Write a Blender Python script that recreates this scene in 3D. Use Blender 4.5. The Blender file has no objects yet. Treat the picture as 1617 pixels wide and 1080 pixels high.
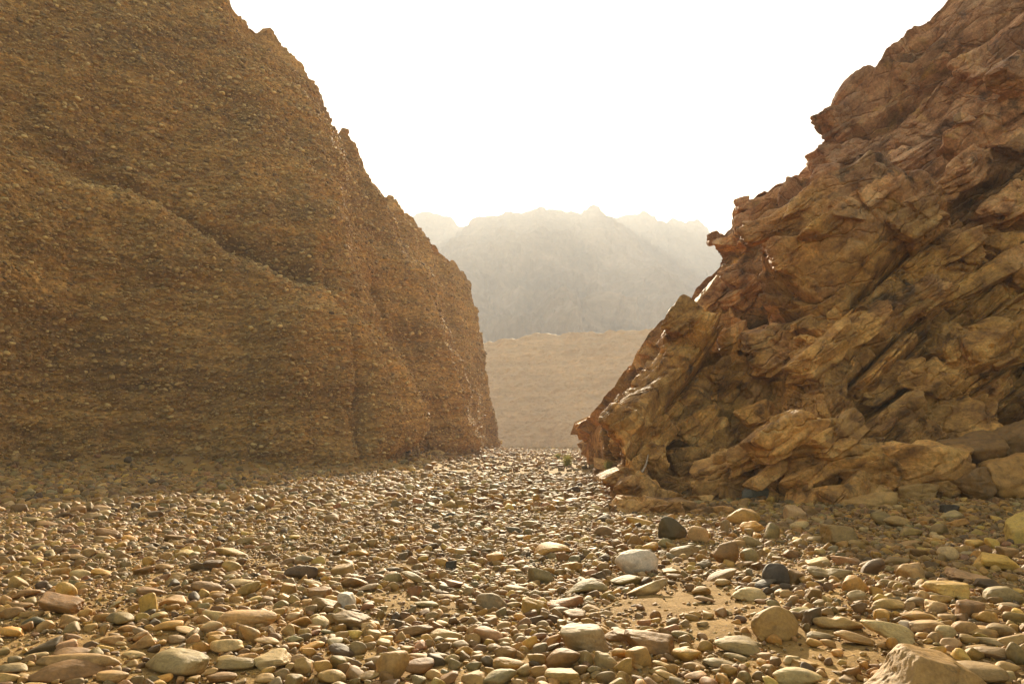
import bpy, bmesh, math, random
import numpy as np
from concurrent.futures import ThreadPoolExecutor

SC = bpy.context.scene
COL = SC.collection
R = math.radians
f32 = np.float32

# ------------------------------------------------------------------ camera
CAM_H, PITCH, FOC, W0, H0 = 1.5, R(8.29), 1078.0, 1617.0, 1080.0
cam_d = bpy.data.cameras.new('camera')
cam = bpy.data.objects.new('camera', cam_d)
COL.objects.link(cam)
cam.location = (0, 0, CAM_H)
cam.rotation_euler = (R(90) + PITCH, 0, 0)
cam_d.sensor_width = 36.0
cam_d.lens = 36.0 * FOC / W0
cam_d.clip_start = 0.05
cam_d.clip_end = 9000
SC.camera = cam

# ------------------------------------------------------------------ light
SUN_EL, SUN_AZ = R(22.5), R(2.2)          # azimuth measured from +Y towards +X
world = bpy.data.worlds.new('World')
SC.world = world
world.use_nodes = True
wn = world.node_tree.nodes
sky = wn.new('ShaderNodeTexSky')
sky.sky_type = 'NISHITA'
sky.sun_disc = False
sky.sun_elevation = SUN_EL
sky.sun_rotation = SUN_AZ
sky.altitude = 300
sky.air_density = 1.0
sky.dust_density = 2.0
sky.ozone_density = 0.4
bgn = wn['Background']
bgn.inputs['Strength'].default_value = 0.065
dusty = wn.new('ShaderNodeMix')                    # dust in the air takes the blue out of the sky
dusty.data_type, dusty.blend_type = 'RGBA', 'MULTIPLY'
dusty.inputs[0].default_value = 1.0
dusty.inputs[7].default_value = (1.0, 0.92, 0.76, 1)
world.node_tree.links.new(sky.outputs['Color'], dusty.inputs[6])
world.node_tree.links.new(dusty.outputs[2], bgn.inputs['Color'])
sun_d = bpy.data.lights.new('sun', 'SUN')
sun_d.energy = 5.0
sun_d.angle = R(0.6)
sun_d.color = (1.0, 0.85, 0.60)
sun = bpy.data.objects.new('sun', sun_d)
COL.objects.link(sun)
sun.rotation_euler = (R(90) - SUN_EL, 0, math.pi - SUN_AZ)

SC.view_settings.view_transform = 'Standard'
SC.view_settings.look = 'None'
SC.view_settings.gamma = 1.0
SC.view_settings.exposure = 2.25
SC.render.engine = 'CYCLES'
cy = SC.cycles
cy.use_denoising = True
cy.denoiser = 'OPENIMAGEDENOISE'
cy.max_bounces = 5
cy.diffuse_bounces = 3
cy.glossy_bounces = 2
cy.transmission_bounces = 1
cy.volume_bounces = 1
cy.use_adaptive_sampling = True
cy.adaptive_threshold = 0.02
HAZE_DENSITY = 0.0008

# ------------------------------------------------------------------ projection helpers
cP, sP = math.cos(PITCH), math.sin(PITCH)
FW, UP = np.array([0, cP, sP]), np.array([0, -sP, cP])


def ray(px, py):
    return FW + np.array([1.0, 0, 0]) * ((px - W0 / 2) / FOC) + UP * ((H0 / 2 - py) / FOC)


def at(px, py, depth):
    """The place seen at a photo pixel, a given distance down the valley."""
    r = ray(px, py)
    return np.array([0, 0, CAM_H]) + r * (depth / r[1])


def proj(P):
    q = P - np.array([0, 0, CAM_H])
    z = np.maximum(q @ FW, 1e-3)
    return W0 / 2 + FOC * q[:, 0] / z, H0 / 2 - FOC * (q @ UP) / z, z


# ------------------------------------------------------------------ noise
POOL = ThreadPoolExecutor(4)


def chunked(fn, P, step=60000):
    parts = [P[i:i + step] for i in range(0, len(P), step)]
    res = list(POOL.map(fn, parts))
    if isinstance(res[0], tuple):
        return tuple(np.concatenate([r[k] for r in res]) for k in range(len(res[0])))
    return np.concatenate(res)


def hsh(i, j, k, s):
    h = (i.astype(np.uint32) * np.uint32(374761393) + j.astype(np.uint32) * np.uint32(668265263)
         + k.astype(np.uint32) * np.uint32(2147483647 - 58) + np.uint32((s * 974634777 + 12345) & 0xffffffff))
    h ^= h >> np.uint32(13)
    h *= np.uint32(1274126177)
    h ^= h >> np.uint32(16)
    h *= np.uint32(2246822519)
    h ^= h >> np.uint32(13)
    return h


def rnd(h, k):
    h = h * np.uint32(2654435761 + 2 * k * 40503 & 0xffffffff | 1) + np.uint32(k * 7919 + 17)
    h ^= h >> np.uint32(15)
    h *= np.uint32(2246822519)
    h ^= h >> np.uint32(13)
    return (h >> np.uint32(8)).astype(f32) * f32(1 / 16777216.0)


def vnoise(P, s=0):
    def fn(p):
        fl = np.floor(p)
        t = (p - fl).astype(f32)
        t = t * t * t * (t * (t * 6 - 15) + 10)
        i = fl.astype(np.int64)
        out = 0
        for a in (0, 1):
            for b in (0, 1):
                for c in (0, 1):
                    w = (t[:, 0] if a else 1 - t[:, 0]) * (t[:, 1] if b else 1 - t[:, 1]) * (t[:, 2] if c else 1 - t[:, 2])
                    out = out + w * (rnd(hsh(i[:, 0] + a, i[:, 1] + b, i[:, 2] + c, s), 1))
        return out * 2 - 1
    return chunked(fn, P)


def fbm(P, octs=4, s=0, gain=0.5, lac=2.03, ridged=False):
    out, amp, q = 0, 1.0, P
    for o in range(octs):
        n = vnoise(q, s + o * 17)
        if ridged:
            n = 1 - 2 * np.abs(n)
        out = out + amp * n
        amp *= gain
        q = q * lac + 3.7
    return out


def worley(P, s=0):
    """F1, F2, hash of the nearest cell, vector from its centre."""
    def fn(p):
        fl = np.floor(p).astype(np.int64)
        n = len(p)
        f1 = np.full(n, 9, f32)
        f2 = np.full(n, 9, f32)
        idh = np.zeros(n, np.uint32)
        dv = np.zeros((n, 3), f32)
        pf = (p - fl).astype(f32)
        for a in (-1, 0, 1):
            for b in (-1, 0, 1):
                for c in (-1, 0, 1):
                    h = hsh(fl[:, 0] + a, fl[:, 1] + b, fl[:, 2] + c, s)
                    dx = pf[:, 0] - a - rnd(h, 1)
                    dy = pf[:, 1] - b - rnd(h, 2)
                    dz = pf[:, 2] - c - rnd(h, 3)
                    d = np.sqrt(dx * dx + dy * dy + dz * dz)
                    m = d < f1
                    f2 = np.where(m, f1, np.minimum(f2, d))
                    f1 = np.where(m, d, f1)
                    idh = np.where(m, h, idh)
                    dv[m] = np.stack([dx, dy, dz], 1)[m]
        return f1, f2, idh, dv
    return chunked(fn, P)


def smooth(a, b, x):
    t = np.clip((x - a) / (b - a), 0, 1)
    return t * t * (3 - 2 * t)


# ------------------------------------------------------------------ mesh helpers
def new_mesh(name, V, F, mat, shade=False):
    """One mesh from arrays; F is an (n,3) or (n,4) index array."""
    me = bpy.data.meshes.new(name)
    k = F.shape[1]
    me.vertices.add(len(V))
    me.vertices.foreach_set('co', np.ascontiguousarray(V, f32).ravel())
    me.loops.add(F.size)
    me.loops.foreach_set('vertex_index', np.ascontiguousarray(F, np.int32).ravel())
    me.polygons.add(len(F))
    me.polygons.foreach_set('loop_start', np.arange(0, F.size, k, dtype=np.int32))
    me.update(calc_edges=True)
    if shade:
        me.polygons.foreach_set('use_smooth', np.ones(len(F), bool))
    else:
        me.polygons.foreach_set('use_smooth', np.zeros(len(F), bool))
    if mat:
        me.materials.append(mat)
    return me


def link(name, me, parent=None, loc=None):
    o = bpy.data.objects.new(name, me)
    COL.objects.link(o)
    if loc is not None:
        o.location = loc
    if parent:
        o.parent = parent
    return o


def tag(o, label=None, cat=None, group=None, kind=None):
    for k, v in (('label', label), ('category', cat), ('group', group), ('kind', kind)):
        if v:
            o[k] = v
    return o


def grid_quads(nu, nv):
    a = np.arange(nu * nv).reshape(nu, nv)
    return np.stack([a[:-1, :-1], a[1:, :-1], a[1:, 1:], a[:-1, 1:]], -1).reshape(-1, 4)


_ico = {}


def ico(sub):
    if sub not in _ico:
        bm = bmesh.new()
        bmesh.ops.create_icosphere(bm, subdivisions=sub, radius=1.0)
        V = np.array([v.co[:] for v in bm.verts])
        V /= np.linalg.norm(V, axis=1)[:, None]
        Fc = np.array([[v.index for v in f.verts] for f in bm.faces])
        bm.free()
        _ico[sub] = (V, Fc)
    return _ico[sub]


def stone_verts(sub, seed, k=7, planes=11, rough=0.02, box=0.0, dmin=0.62):
    """A water-worn or broken stone: a smoothed random polytope, bounding box -1..1."""
    V, Fc = ico(sub)
    rg = np.random.RandomState(seed)
    n = rg.normal(size=(planes, 3))
    n /= np.linalg.norm(n, axis=1)[:, None]
    d = rg.uniform(dmin, 1.0, planes)
    if box:
        bn = np.vstack([np.eye(3), -np.eye(3)]) + rg.normal(size=(6, 3)) * box
        bn /= np.linalg.norm(bn, axis=1)[:, None]
        n = np.vstack([n[:5], bn])
        d = np.concatenate([rg.uniform(0.8, 1.15, len(n) - 6), rg.uniform(0.6, 0.85, 6)])
    n = np.vstack([n, -n.sum(0, keepdims=True) / max(np.linalg.norm(n.sum(0)), 1e-6)])
    d = np.append(d, 0.85)
    q = np.maximum(0, V @ n.T / d)
    r = 1.0 / np.maximum((q ** k).sum(1) ** (1.0 / k), 0.55)
    P = V * r[:, None]
    if rough:
        off = rg.uniform(-50, 50, 3)
        P = P * (1 + rough * (1.6 * fbm(V * 1.6 + off, 2, seed % 97) + 0.9 * fbm(V * 4.5 + off, 3, seed % 89)))[:, None]
    lo, hi = P.min(0), P.max(0)
    return (P - (lo + hi) / 2) / ((hi - lo) / 2), Fc


# ------------------------------------------------------------------ materials
def mat_new(name):
    m = bpy.data.materials.new(name)
    m.use_nodes = True
    nt = m.node_tree
    return m, nt, nt.nodes['Principled BSDF']


def N(nt, typ, **kw):
    n = nt.nodes.new(typ)
    for k, v in kw.items():
        if k in n.inputs:
            n.inputs[k].default_value = v
        else:
            setattr(n, k, v)
    return n


def L(nt, a, b):
    nt.links.new(a, b)


def noise(nt, vec, scale, detail=6, rough=0.6, dist=0.0):
    n = N(nt, 'ShaderNodeTexNoise')
    n.inputs['Scale'].default_value = scale
    n.inputs['Detail'].default_value = detail
    n.inputs['Roughness'].default_value = rough
    n.inputs['Distortion'].default_value = dist
    if vec is not None:
        L(nt, vec, n.inputs['Vector'])
    return n.outputs['Fac']


def ramp(nt, fac, stops):
    r = N(nt, 'ShaderNodeValToRGB')
    el = r.color_ramp.elements
    while len(el) < len(stops):
        el.new(0.5)
    for e, (p, c) in zip(el, stops):
        e.position = p
        e.color = (c[0], c[1], c[2], 1) if isinstance(c, tuple) else (c, c, c, 1)
    L(nt, fac, r.inputs['Fac'])
    return r.outputs['Color']


def mix(nt, fac, a, b, mode='MIX'):
    m = N(nt, 'ShaderNodeMix', data_type='RGBA', blend_type=mode)
    for s, v in ((m.inputs[0], fac), (m.inputs[6], a), (m.inputs[7], b)):
        if hasattr(v, 'links'):
            L(nt, v, s)
        elif isinstance(v, tuple):
            s.default_value = (v[0], v[1], v[2], 1)
        else:
            s.default_value = v if s == m.inputs[0] else (v, v, v, 1)
    return m.outputs[2]


def mapping(nt, vec, rot=(0, 0, 0), scale=(1, 1, 1)):
    m = N(nt, 'ShaderNodeMapping')
    m.inputs['Rotation'].default_value = rot
    m.inputs['Scale'].default_value = scale
    L(nt, vec, m.inputs['Vector'])
    return m.outputs['Vector']


def bump(nt, bsdf, height, strength, dist):
    b = N(nt, 'ShaderNodeBump')
    b.inputs['Strength'].default_value = strength
    b.inputs['Distance'].default_value = dist
    L(nt, height, b.inputs['Height'])
    L(nt, b.outputs['Normal'], bsdf.inputs['Normal'])


# bedding of the rocky cliff
NB = np.array([-0.56, -0.16, 0.81])
NB /= np.linalg.norm(NB)
A1 = np.array([0.80, 0.10, 0.53])
A1 -= NB * (A1 @ NB)
A1 /= np.linalg.norm(A1)
A2 = np.cross(NB, A1)
BED = np.stack([A1, A2, NB], 1)          # columns


def mat_rock():
    m, nt, b = mat_new('fractured_rock')
    geo = N(nt, 'ShaderNodeNewGeometry')
    tc = N(nt, 'ShaderNodeTexCoord')
    pos = tc.outputs['Object']
    big = noise(nt, pos, 0.28, 5, 0.6, 0.6)
    med = noise(nt, pos, 1.7, 7, 0.65, 0.4)
    fine = noise(nt, pos, 14, 6, 0.7)
    # streaks along the bedding: rotate so that bedding normal runs along local z
    comb = N(nt, 'ShaderNodeCombineXYZ')
    for i, (ax, sc_) in enumerate(((A1, 0.5), (A2, 0.5), (NB, 3.4))):
        d = N(nt, 'ShaderNodeVectorMath', operation='DOT_PRODUCT')
        L(nt, pos, d.inputs[0])
        d.inputs[1].default_value = tuple(ax * sc_)
        L(nt, d.outputs['Value'], comb.inputs[i])
    streak = noise(nt, comb.outputs['Vector'], 1.0, 7, 0.7, 0.1)
    c = ramp(nt, med, [(0.30, (0.10, 0.044, 0.010)), (0.43, (0.36, 0.166, 0.036)), (0.56, (0.56, 0.283, 0.063)), (0.75, (0.72, 0.43, 0.135))])
    red = ramp(nt, med, [(0.30, (0.12, 0.05, 0.018)), (0.46, (0.42, 0.19, 0.078)), (0.72, (0.62, 0.36, 0.175))])
    sep = N(nt, 'ShaderNodeSeparateXYZ')
    L(nt, pos, sep.inputs[0])
    h = N(nt, 'ShaderNodeMath', operation='MULTIPLY_ADD')
    L(nt, sep.outputs['Z'], h.inputs[0])
    h.inputs[1].default_value = 0.045
    L(nt, big, h.inputs[2])
    c = mix(nt, ramp(nt, h.outputs[0], [(0.70, 0.0), (1.15, 0.9)]), c, red)
    # water-washed paler stone near the foot
    h2 = N(nt, 'ShaderNodeMath', operation='MULTIPLY_ADD')
    L(nt, sep.outputs['Z'], h2.inputs[0])
    h2.inputs[1].default_value = -0.16
    L(nt, big, h2.inputs[2])
    c = mix(nt, ramp(nt, h2.outputs[0], [(0.05, 0.0), (0.45, 0.75)]), c,
            ramp(nt, med, [(0.32, (0.17, 0.075, 0.017)), (0.50, (0.50, 0.236, 0.056)), (0.7, (0.70, 0.39, 0.12))]))
    c = mix(nt, 0.55, c, ramp(nt, streak, [(0.32, 0.55), (0.5, 1.0), (0.68, 1.25)]), 'MULTIPLY')
    # ochre mineral stain, dark varnish
    st = noise(nt, pos, 0.55, 4, 0.6, 1.2)
    c = mix(nt, ramp(nt, st, [(0.60, 0.0), (0.68, 0.7)]), c, (0.47, 0.26, 0.065))
    vr = noise(nt, mapping(nt, pos, scale=(1, 1, 1.0)), 0.8, 6, 0.68, 0.8)
    c = mix(nt, ramp(nt, vr, [(0.59, 0.0), (0.67, 0.72)]), c, (0.06, 0.036, 0.016))
    c = mix(nt, 0.9, c, ramp(nt, fine, [(0.3, 0.55), (0.7, 1.4)]), 'MULTIPLY')
    L(nt, c, b.inputs['Base Color'])
    rr = N(nt, 'ShaderNodeMapRange')
    L(nt, med, rr.inputs[0])
    rr.inputs[3].default_value = 0.85
    rr.inputs[4].default_value = 0.55
    L(nt, rr.outputs[0], b.inputs['Roughness'])
    b.inputs['Specular IOR Level'].default_value = 0.35
    hm = N(nt, 'ShaderNodeMath', operation='MULTIPLY_ADD')
    L(nt, streak, hm.inputs[0])
    hm.inputs[1].default_value = 0.4
    L(nt, noise(nt, pos, 6, 10, 0.74), hm.inputs[2])
    # hairline joints
    vc = N(nt, 'ShaderNodeTexVoronoi', feature='DISTANCE_TO_EDGE')
    vc.inputs['Scale'].default_value = 1.0
    wv = N(nt, 'ShaderNodeVectorMath', operation='MULTIPLY_ADD')
    nz = N(nt, 'ShaderNodeTexNoise')
    nz.inputs['Scale'].default_value = 2.5
    L(nt, pos, nz.inputs['Vector'])
    L(nt, nz.outputs['Color'], wv.inputs[0])
    wv.inputs[1].default_value = (.35, .35, .5)
    sc2 = N(nt, 'ShaderNodeVectorMath', operation='MULTIPLY')
    L(nt, comb.outputs['Vector'], sc2.inputs[0])
    sc2.inputs[1].default_value = (1.5, 1.5, .42)
    L(nt, sc2.outputs[0], wv.inputs[2])
    L(nt, wv.outputs[0], vc.inputs['Vector'])
    vcell = N(nt, 'ShaderNodeTexVoronoi')
    vcell.inputs['Scale'].default_value = 0.8
    L(nt, wv.outputs[0], vcell.inputs['Vector'])
    vs = N(nt, 'ShaderNodeSeparateColor')
    L(nt, vcell.outputs['Color'], vs.inputs[0])
    c = mix(nt, 0.85, c, ramp(nt, vs.outputs[0], [(0.0, 0.6), (0.5, 1.0), (1.0, 1.3)]), 'MULTIPLY')
    L(nt, c, b.inputs['Base Color'])
    jt = ramp(nt, vc.outputs['Distance'], [(0.0, 0.0), (0.05, 1.0)])
    h3 = N(nt, 'ShaderNodeMath', operation='MULTIPLY_ADD')
    L(nt, jt, h3.inputs[0])
    h3.inputs[1].default_value = 0.8
    L(nt, hm.outputs[0], h3.inputs[2])
    bump(nt, b, h3.outputs[0], 0.85, 0.07)
    return m


def mat_conglomerate(name='conglomerate', far=False):
    m, nt, b = mat_new(name)
    tc = N(nt, 'ShaderNodeTexCoord')
    pos = tc.outputs['Object']
    k = 0.12 if far else 1.0
    big = noise(nt, mapping(nt, pos, scale=(0.5, 0.5, 1.6)), 0.16 * (0.4 if far else 1), 5, 0.6, 0.4)
    fine = noise(nt, mapping(nt, pos, scale=(1, 1, 1.8)), 4.5 * k, 6, 0.7)
    lay = noise(nt, mapping(nt, pos, scale=(0.06, 0.06, 2.2)), 0.8 if not far else 0.35, 4, 0.6)
    c = ramp(nt, big, [(0.32, (0.19, 0.097, 0.022)), (0.5, (0.31, 0.162, 0.037)), (0.68, (0.43, 0.235, 0.060))])
    c = mix(nt, 0.7, c, ramp(nt, lay, [(0.34, 0.72), (0.5, 1.0), (0.66, 1.2)]), 'MULTIPLY')
    v = N(nt, 'ShaderNodeTexVoronoi')
    v.inputs['Scale'].default_value = 5.0 * k
    L(nt, mapping(nt, pos, scale=(0.8, 0.8, 1.6)), v.inputs['Vector'])
    vs = N(nt, 'ShaderNodeSeparateColor')
    L(nt, v.outputs['Color'], vs.inputs[0])
    c = mix(nt, 0.8, c, ramp(nt, vs.outputs[0], [(0.0, 0.65), (0.6, 1.0), (1.0, 1.55)]), 'MULTIPLY')
    c = mix(nt, 0.8, c, ramp(nt, fine, [(0.3, 0.6), (0.7, 1.35)]), 'MULTIPLY')
    if far:
        c = mix(nt, 0.30, mix(nt, 0.8, (.60, .41, .245), ramp(nt, lay, [(0.3, 0.93), (0.5, 1.0), (0.7, 1.04)]), 'MULTIPLY'), c)
    L(nt, c, b.inputs['Base Color'])
    b.inputs['Roughness'].default_value = 0.85
    b.inputs['Specular IOR Level'].default_value = 0.3
    bump(nt, b, noise(nt, pos, 7 * k, 8, 0.7), 0.7, 0.08 / k)
    return m


def mat_stone(name, instanced):
    m, nt, b = mat_new(name)
    tc = N(nt, 'ShaderNodeTexCoord')
    if instanced:
        at_ = N(nt, 'ShaderNodeAttribute', attribute_type='INSTANCER', attribute_name='tone')
        col = at_.outputs['Color']
        pos = tc.outputs['Object']
        s = 1.0
    else:
        oi = N(nt, 'ShaderNodeObjectInfo')
        col = oi.outputs['Color']
        add = N(nt, 'ShaderNodeVectorMath', operation='MULTIPLY_ADD')
        L(nt, oi.outputs['Random'], add.inputs[0])
        add.inputs[1].default_value = (37, 53, 71)
        L(nt, tc.outputs['Object'], add.inputs[2])
        pos = add.outputs[0]
        s = 8.0
    a = noise(nt, pos, 0.9 * s, 5, 0.62, 0.5)
    f = noise(nt, pos, 5.5 * s, 5, 0.7)
    c = mix(nt, 0.9, col, ramp(nt, a, [(0.30, 0.55), (0.48, 1.0), (0.72, 1.30)]), 'MULTIPLY')
    c = mix(nt, 0.8, c, ramp(nt, f, [(0.30, 0.68), (0.55, 1.0), (0.72, 1.3)]), 'MULTIPLY')
    st = noise(nt, pos, 1.6 * s, 6, 0.7, 1.0)
    c = mix(nt, ramp(nt, st, [(0.60, 0.0), (0.67, 0.45)]), c, (0.075, 0.05, 0.024))
    L(nt, c, b.inputs['Base Color'])
    b.inputs['Roughness'].default_value = 0.68
    b.inputs['Specular IOR Level'].default_value = 0.4
    if not instanced:
        bump(nt, b, noise(nt, pos, 4 * s, 8, 0.66), 0.45, 0.012)
    return m


def mat_sand():
    m, nt, b = mat_new('gritty_sand')
    tc = N(nt, 'ShaderNodeTexCoord')
    pos = tc.outputs['Object']
    a = noise(nt, pos, 0.8, 5, 0.6, 0.3)
    f = noise(nt, pos, 42, 6, 0.75)
    c = ramp(nt, a, [(0.3, (0.25, 0.135, 0.032)), (0.7, (0.40, 0.235, 0.062))])
    c = mix(nt, 0.9, c, ramp(nt, f, [(0.3, 0.55), (0.55, 1.0), (0.72, 1.5)]), 'MULTIPLY')
    L(nt, c, b.inputs['Base Color'])
    b.inputs['Roughness'].default_value = 0.9
    b.inputs['Specular IOR Level'].default_value = 0.25
    hm = N(nt, 'ShaderNodeMath', operation='MULTIPLY_ADD')
    L(nt, noise(nt, pos, 60, 4, 0.7), hm.inputs[0])
    hm.inputs[1].default_value = 0.5
    L(nt, noise(nt, pos, 9, 6, 0.65), hm.inputs[2])
    bump(nt, b, hm.outputs[0], 0.9, 0.03)
    return m


def mat_plain(name, col, rough=0.8, trans=0.0):
    m, nt, b = mat_new(name)
    tc = N(nt, 'ShaderNodeTexCoord')
    c = mix(nt, 0.8, col, ramp(nt, noise(nt, tc.outputs['Object'], 9, 4), [(0.3, 0.6), (0.7, 1.4)]), 'MULTIPLY')
    L(nt, c, b.inputs['Base Color'])
    b.inputs['Roughness'].default_value = rough
    b.inputs['Specular IOR Level'].default_value = 0.3
    if trans:
        t = N(nt, 'ShaderNodeBsdfTranslucent')
        L(nt, c, t.inputs['Color'])
        ms = N(nt, 'ShaderNodeMixShader')
        ms.inputs[0].default_value = trans
        L(nt, b.outputs[0], ms.inputs[1])
        L(nt, t.outputs[0], ms.inputs[2])
        L(nt, ms.outputs[0], nt.nodes['Material Output'].inputs['Surface'])
    return m


M_ROCK, M_CONG, M_TERR = mat_rock(), mat_conglomerate(), mat_conglomerate('layered_gravel', True)
M_STONE, M_PEB, M_SAND = mat_stone('river_stone', False), mat_stone('river_pebble', True), mat_sand()

# ------------------------------------------------------------------ riverbed
SANDY = [(1080, 962, 110, 34, 1.0), (985, 945, 40, 20, .6), (1355, 955, 80, 16, .8), (1330, 1035, 110, 34, 1.0), (1150, 1000, 60, 30, .9),
         (625, 955, 60, 20, .7), (1090, 895, 55, 14, .8), (240, 1040, 70, 16, .6), (690, 975, 60, 14, .5), (1390, 960, 40, 14, .5),
         (760, 940, 50, 14, .4), (360, 945, 60, 10, .4)]


def gz(x, y):
    """Height of the riverbed."""
    P = np.stack([x, y, 0 * x], 1)
    near = 1 - smooth(60, 160, y)
    z = 0.07 * fbm(P * 0.33, 3, 5) * near + 0.10 * vnoise(P * 0.07, 8) * near
    # scree banked against the foot of the conglomerate cliff
    xb = np.interp(y, [-12, 12, 31.5, 38.7, 44, 50, 59, 72, 95], [-52, -36, -23.6, -14.8, -7.2, -6.4, -3.7, -2.6, -2.0])
    z = z + (0.55 + 0.4 * vnoise(P * 0.5, 14)) * np.exp(-np.maximum(0, x - xb - .2) / 1.5) * smooth(8, 26, y) * (1 - smooth(110, 150, y))
    # debris piles up against the foot of the rocky cliff
    z = z + 0.28 * smooth(4.0, 9.0, x - (y - 12) * 0.05) * smooth(9.5, 13, y) * (1 - smooth(22, 30, y))
    # the bed climbs gently behind the cliffs
    return z


def ground_at(px, py):
    r = ray(px, py)
    p = np.array([0, 0, CAM_H])
    t = -CAM_H / r[2] if r[2] < -1e-4 else 400.0
    for _ in range(8):
        q = p + r * t
        g = float(gz(np.array([q[0]]), np.array([q[1]]))[0])
        t = (g - CAM_H) / r[2]
    return p + r * t


def G(px, py, d=None):
    r = ray(px, py)
    q = np.array([0, 0, CAM_H]) + r * (-CAM_H / r[2])
    if d is not None:
        q = np.array([r[0] * d / r[1], d, 0.0])
    q[2] = 0
    return q


def sandiness(px, py):
    s = np.zeros_like(px)
    for cx, cy_, rx, ry, a in SANDY:
        s = np.maximum(s, a * np.exp(-(((px - cx) / (1.25 * rx)) ** 2 + ((py - cy_) / (1.2 * ry)) ** 2) ** 2))
    return s


def build_ground():
    ys = np.concatenate([np.linspace(-30, 2.5, 25), 2.5 + np.cumsum(np.geomspace(0.02, 0.30, 500))])
    ys = np.concatenate([ys, np.geomspace(ys[-1] + 1, 6000, 80)])
    xs = np.concatenate([-np.geomspace(3000, 40, 40), np.linspace(-38, -9, 140), np.linspace(-8.9, 8.9, 420), np.linspace(9, 38, 140), np.geomspace(40, 3000, 40)])
    X, Y = np.meshgrid(xs, ys, indexing='ij')
    x, y = X.ravel(), Y.ravel()
    z = gz(x, y)
    P = np.stack([x, y, z], 1)
    nearb = 1 - smooth(14, 30, y)
    z = z + nearb * (0.012 * fbm(P * 3.1, 3, 31) + 0.006 * fbm(P * 14, 2, 37))
    V = np.stack([x, y, z], 1)
    return tag(link('riverbed', new_mesh('riverbed', V, grid_quads(len(xs), len(ys)), M_SAND, True)),
               'flat dry riverbed of brown gritty sand under the stones', 'riverbed', kind='structure')


build_ground()


# ------------------------------------------------------------------ lofted cliffs
def loft(cols, ns, nv, h, back, weights=None, kern=0.012, below=0.07, drop=0.0):
    B = np.array([c[0] for c in cols], float)
    T = np.array([c[1] for c in cols], float)
    if weights is None:
        mid = B * 0.5 + T * 0.5
        mid[:, 1] = np.maximum(mid[:, 1], 3)
        px, py, _ = proj(mid)
        px, py = np.clip(px, -250, 1870), np.clip(py, -200, 900)
        weights = np.hypot(np.diff(px), np.diff(py)) + 12
    s = np.concatenate([[0.0], np.cumsum(weights)]).astype(float)
    s /= s[-1]
    u = np.linspace(0, 1, ns)
    Bi = np.stack([np.interp(u, s, B[:, k]) for k in range(3)], 1)
    Ti = np.stack([np.interp(u, s, T[:, k]) for k in range(3)], 1)
    n = max(3, int(ns * kern) | 1)
    ker = np.hanning(n + 2)[1:-1]
    ker /= ker.sum()
    for A in (Bi, Ti):
        for k in range(3):
            A[:, k] = np.convolve(np.pad(A[:, k], n // 2, 'edge'), ker, 'valid')
    v = np.concatenate([np.linspace(-below, 0, 8)[:-1], np.linspace(0, 1, nv)])
    hv = np.where(v < 0, v * 0.2, h(np.clip(v, 0, 1)))
    P = Bi[:, None, :] + (Ti - Bi)[:, None, :] * np.stack([hv, hv, v], 1)[None]
    # the top runs back from its edge
    bs = np.array([0.25, 0.6, 1.2, 2.2, 4, 8, 16, 30])
    top = Ti[:, None, :] + bs[None, :, None] * np.array([back[0], back[1], -0.06])[None, None]
    top[:, :, 2] = Ti[:, None, 2] - np.minimum(0.5 * bs ** 0.6, 2.0)[None] - (drop * bs)[None]
    P = np.concatenate([P, top], 1)
    return P


def normals(P):
    du = np.gradient(P, axis=0)
    dv = np.gradient(P, axis=1)
    n = np.cross(du, dv)
    ln = np.linalg.norm(n, axis=2, keepdims=True)
    return n / np.maximum(ln, 1e-9)


def seg_dist(px, py, pts):
    """Signed distance (positive below) to an image polyline, and how far along it we are."""
    pts = np.array(pts, float)
    yl = np.interp(px, pts[:, 0], pts[:, 1])
    return py - yl


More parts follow.
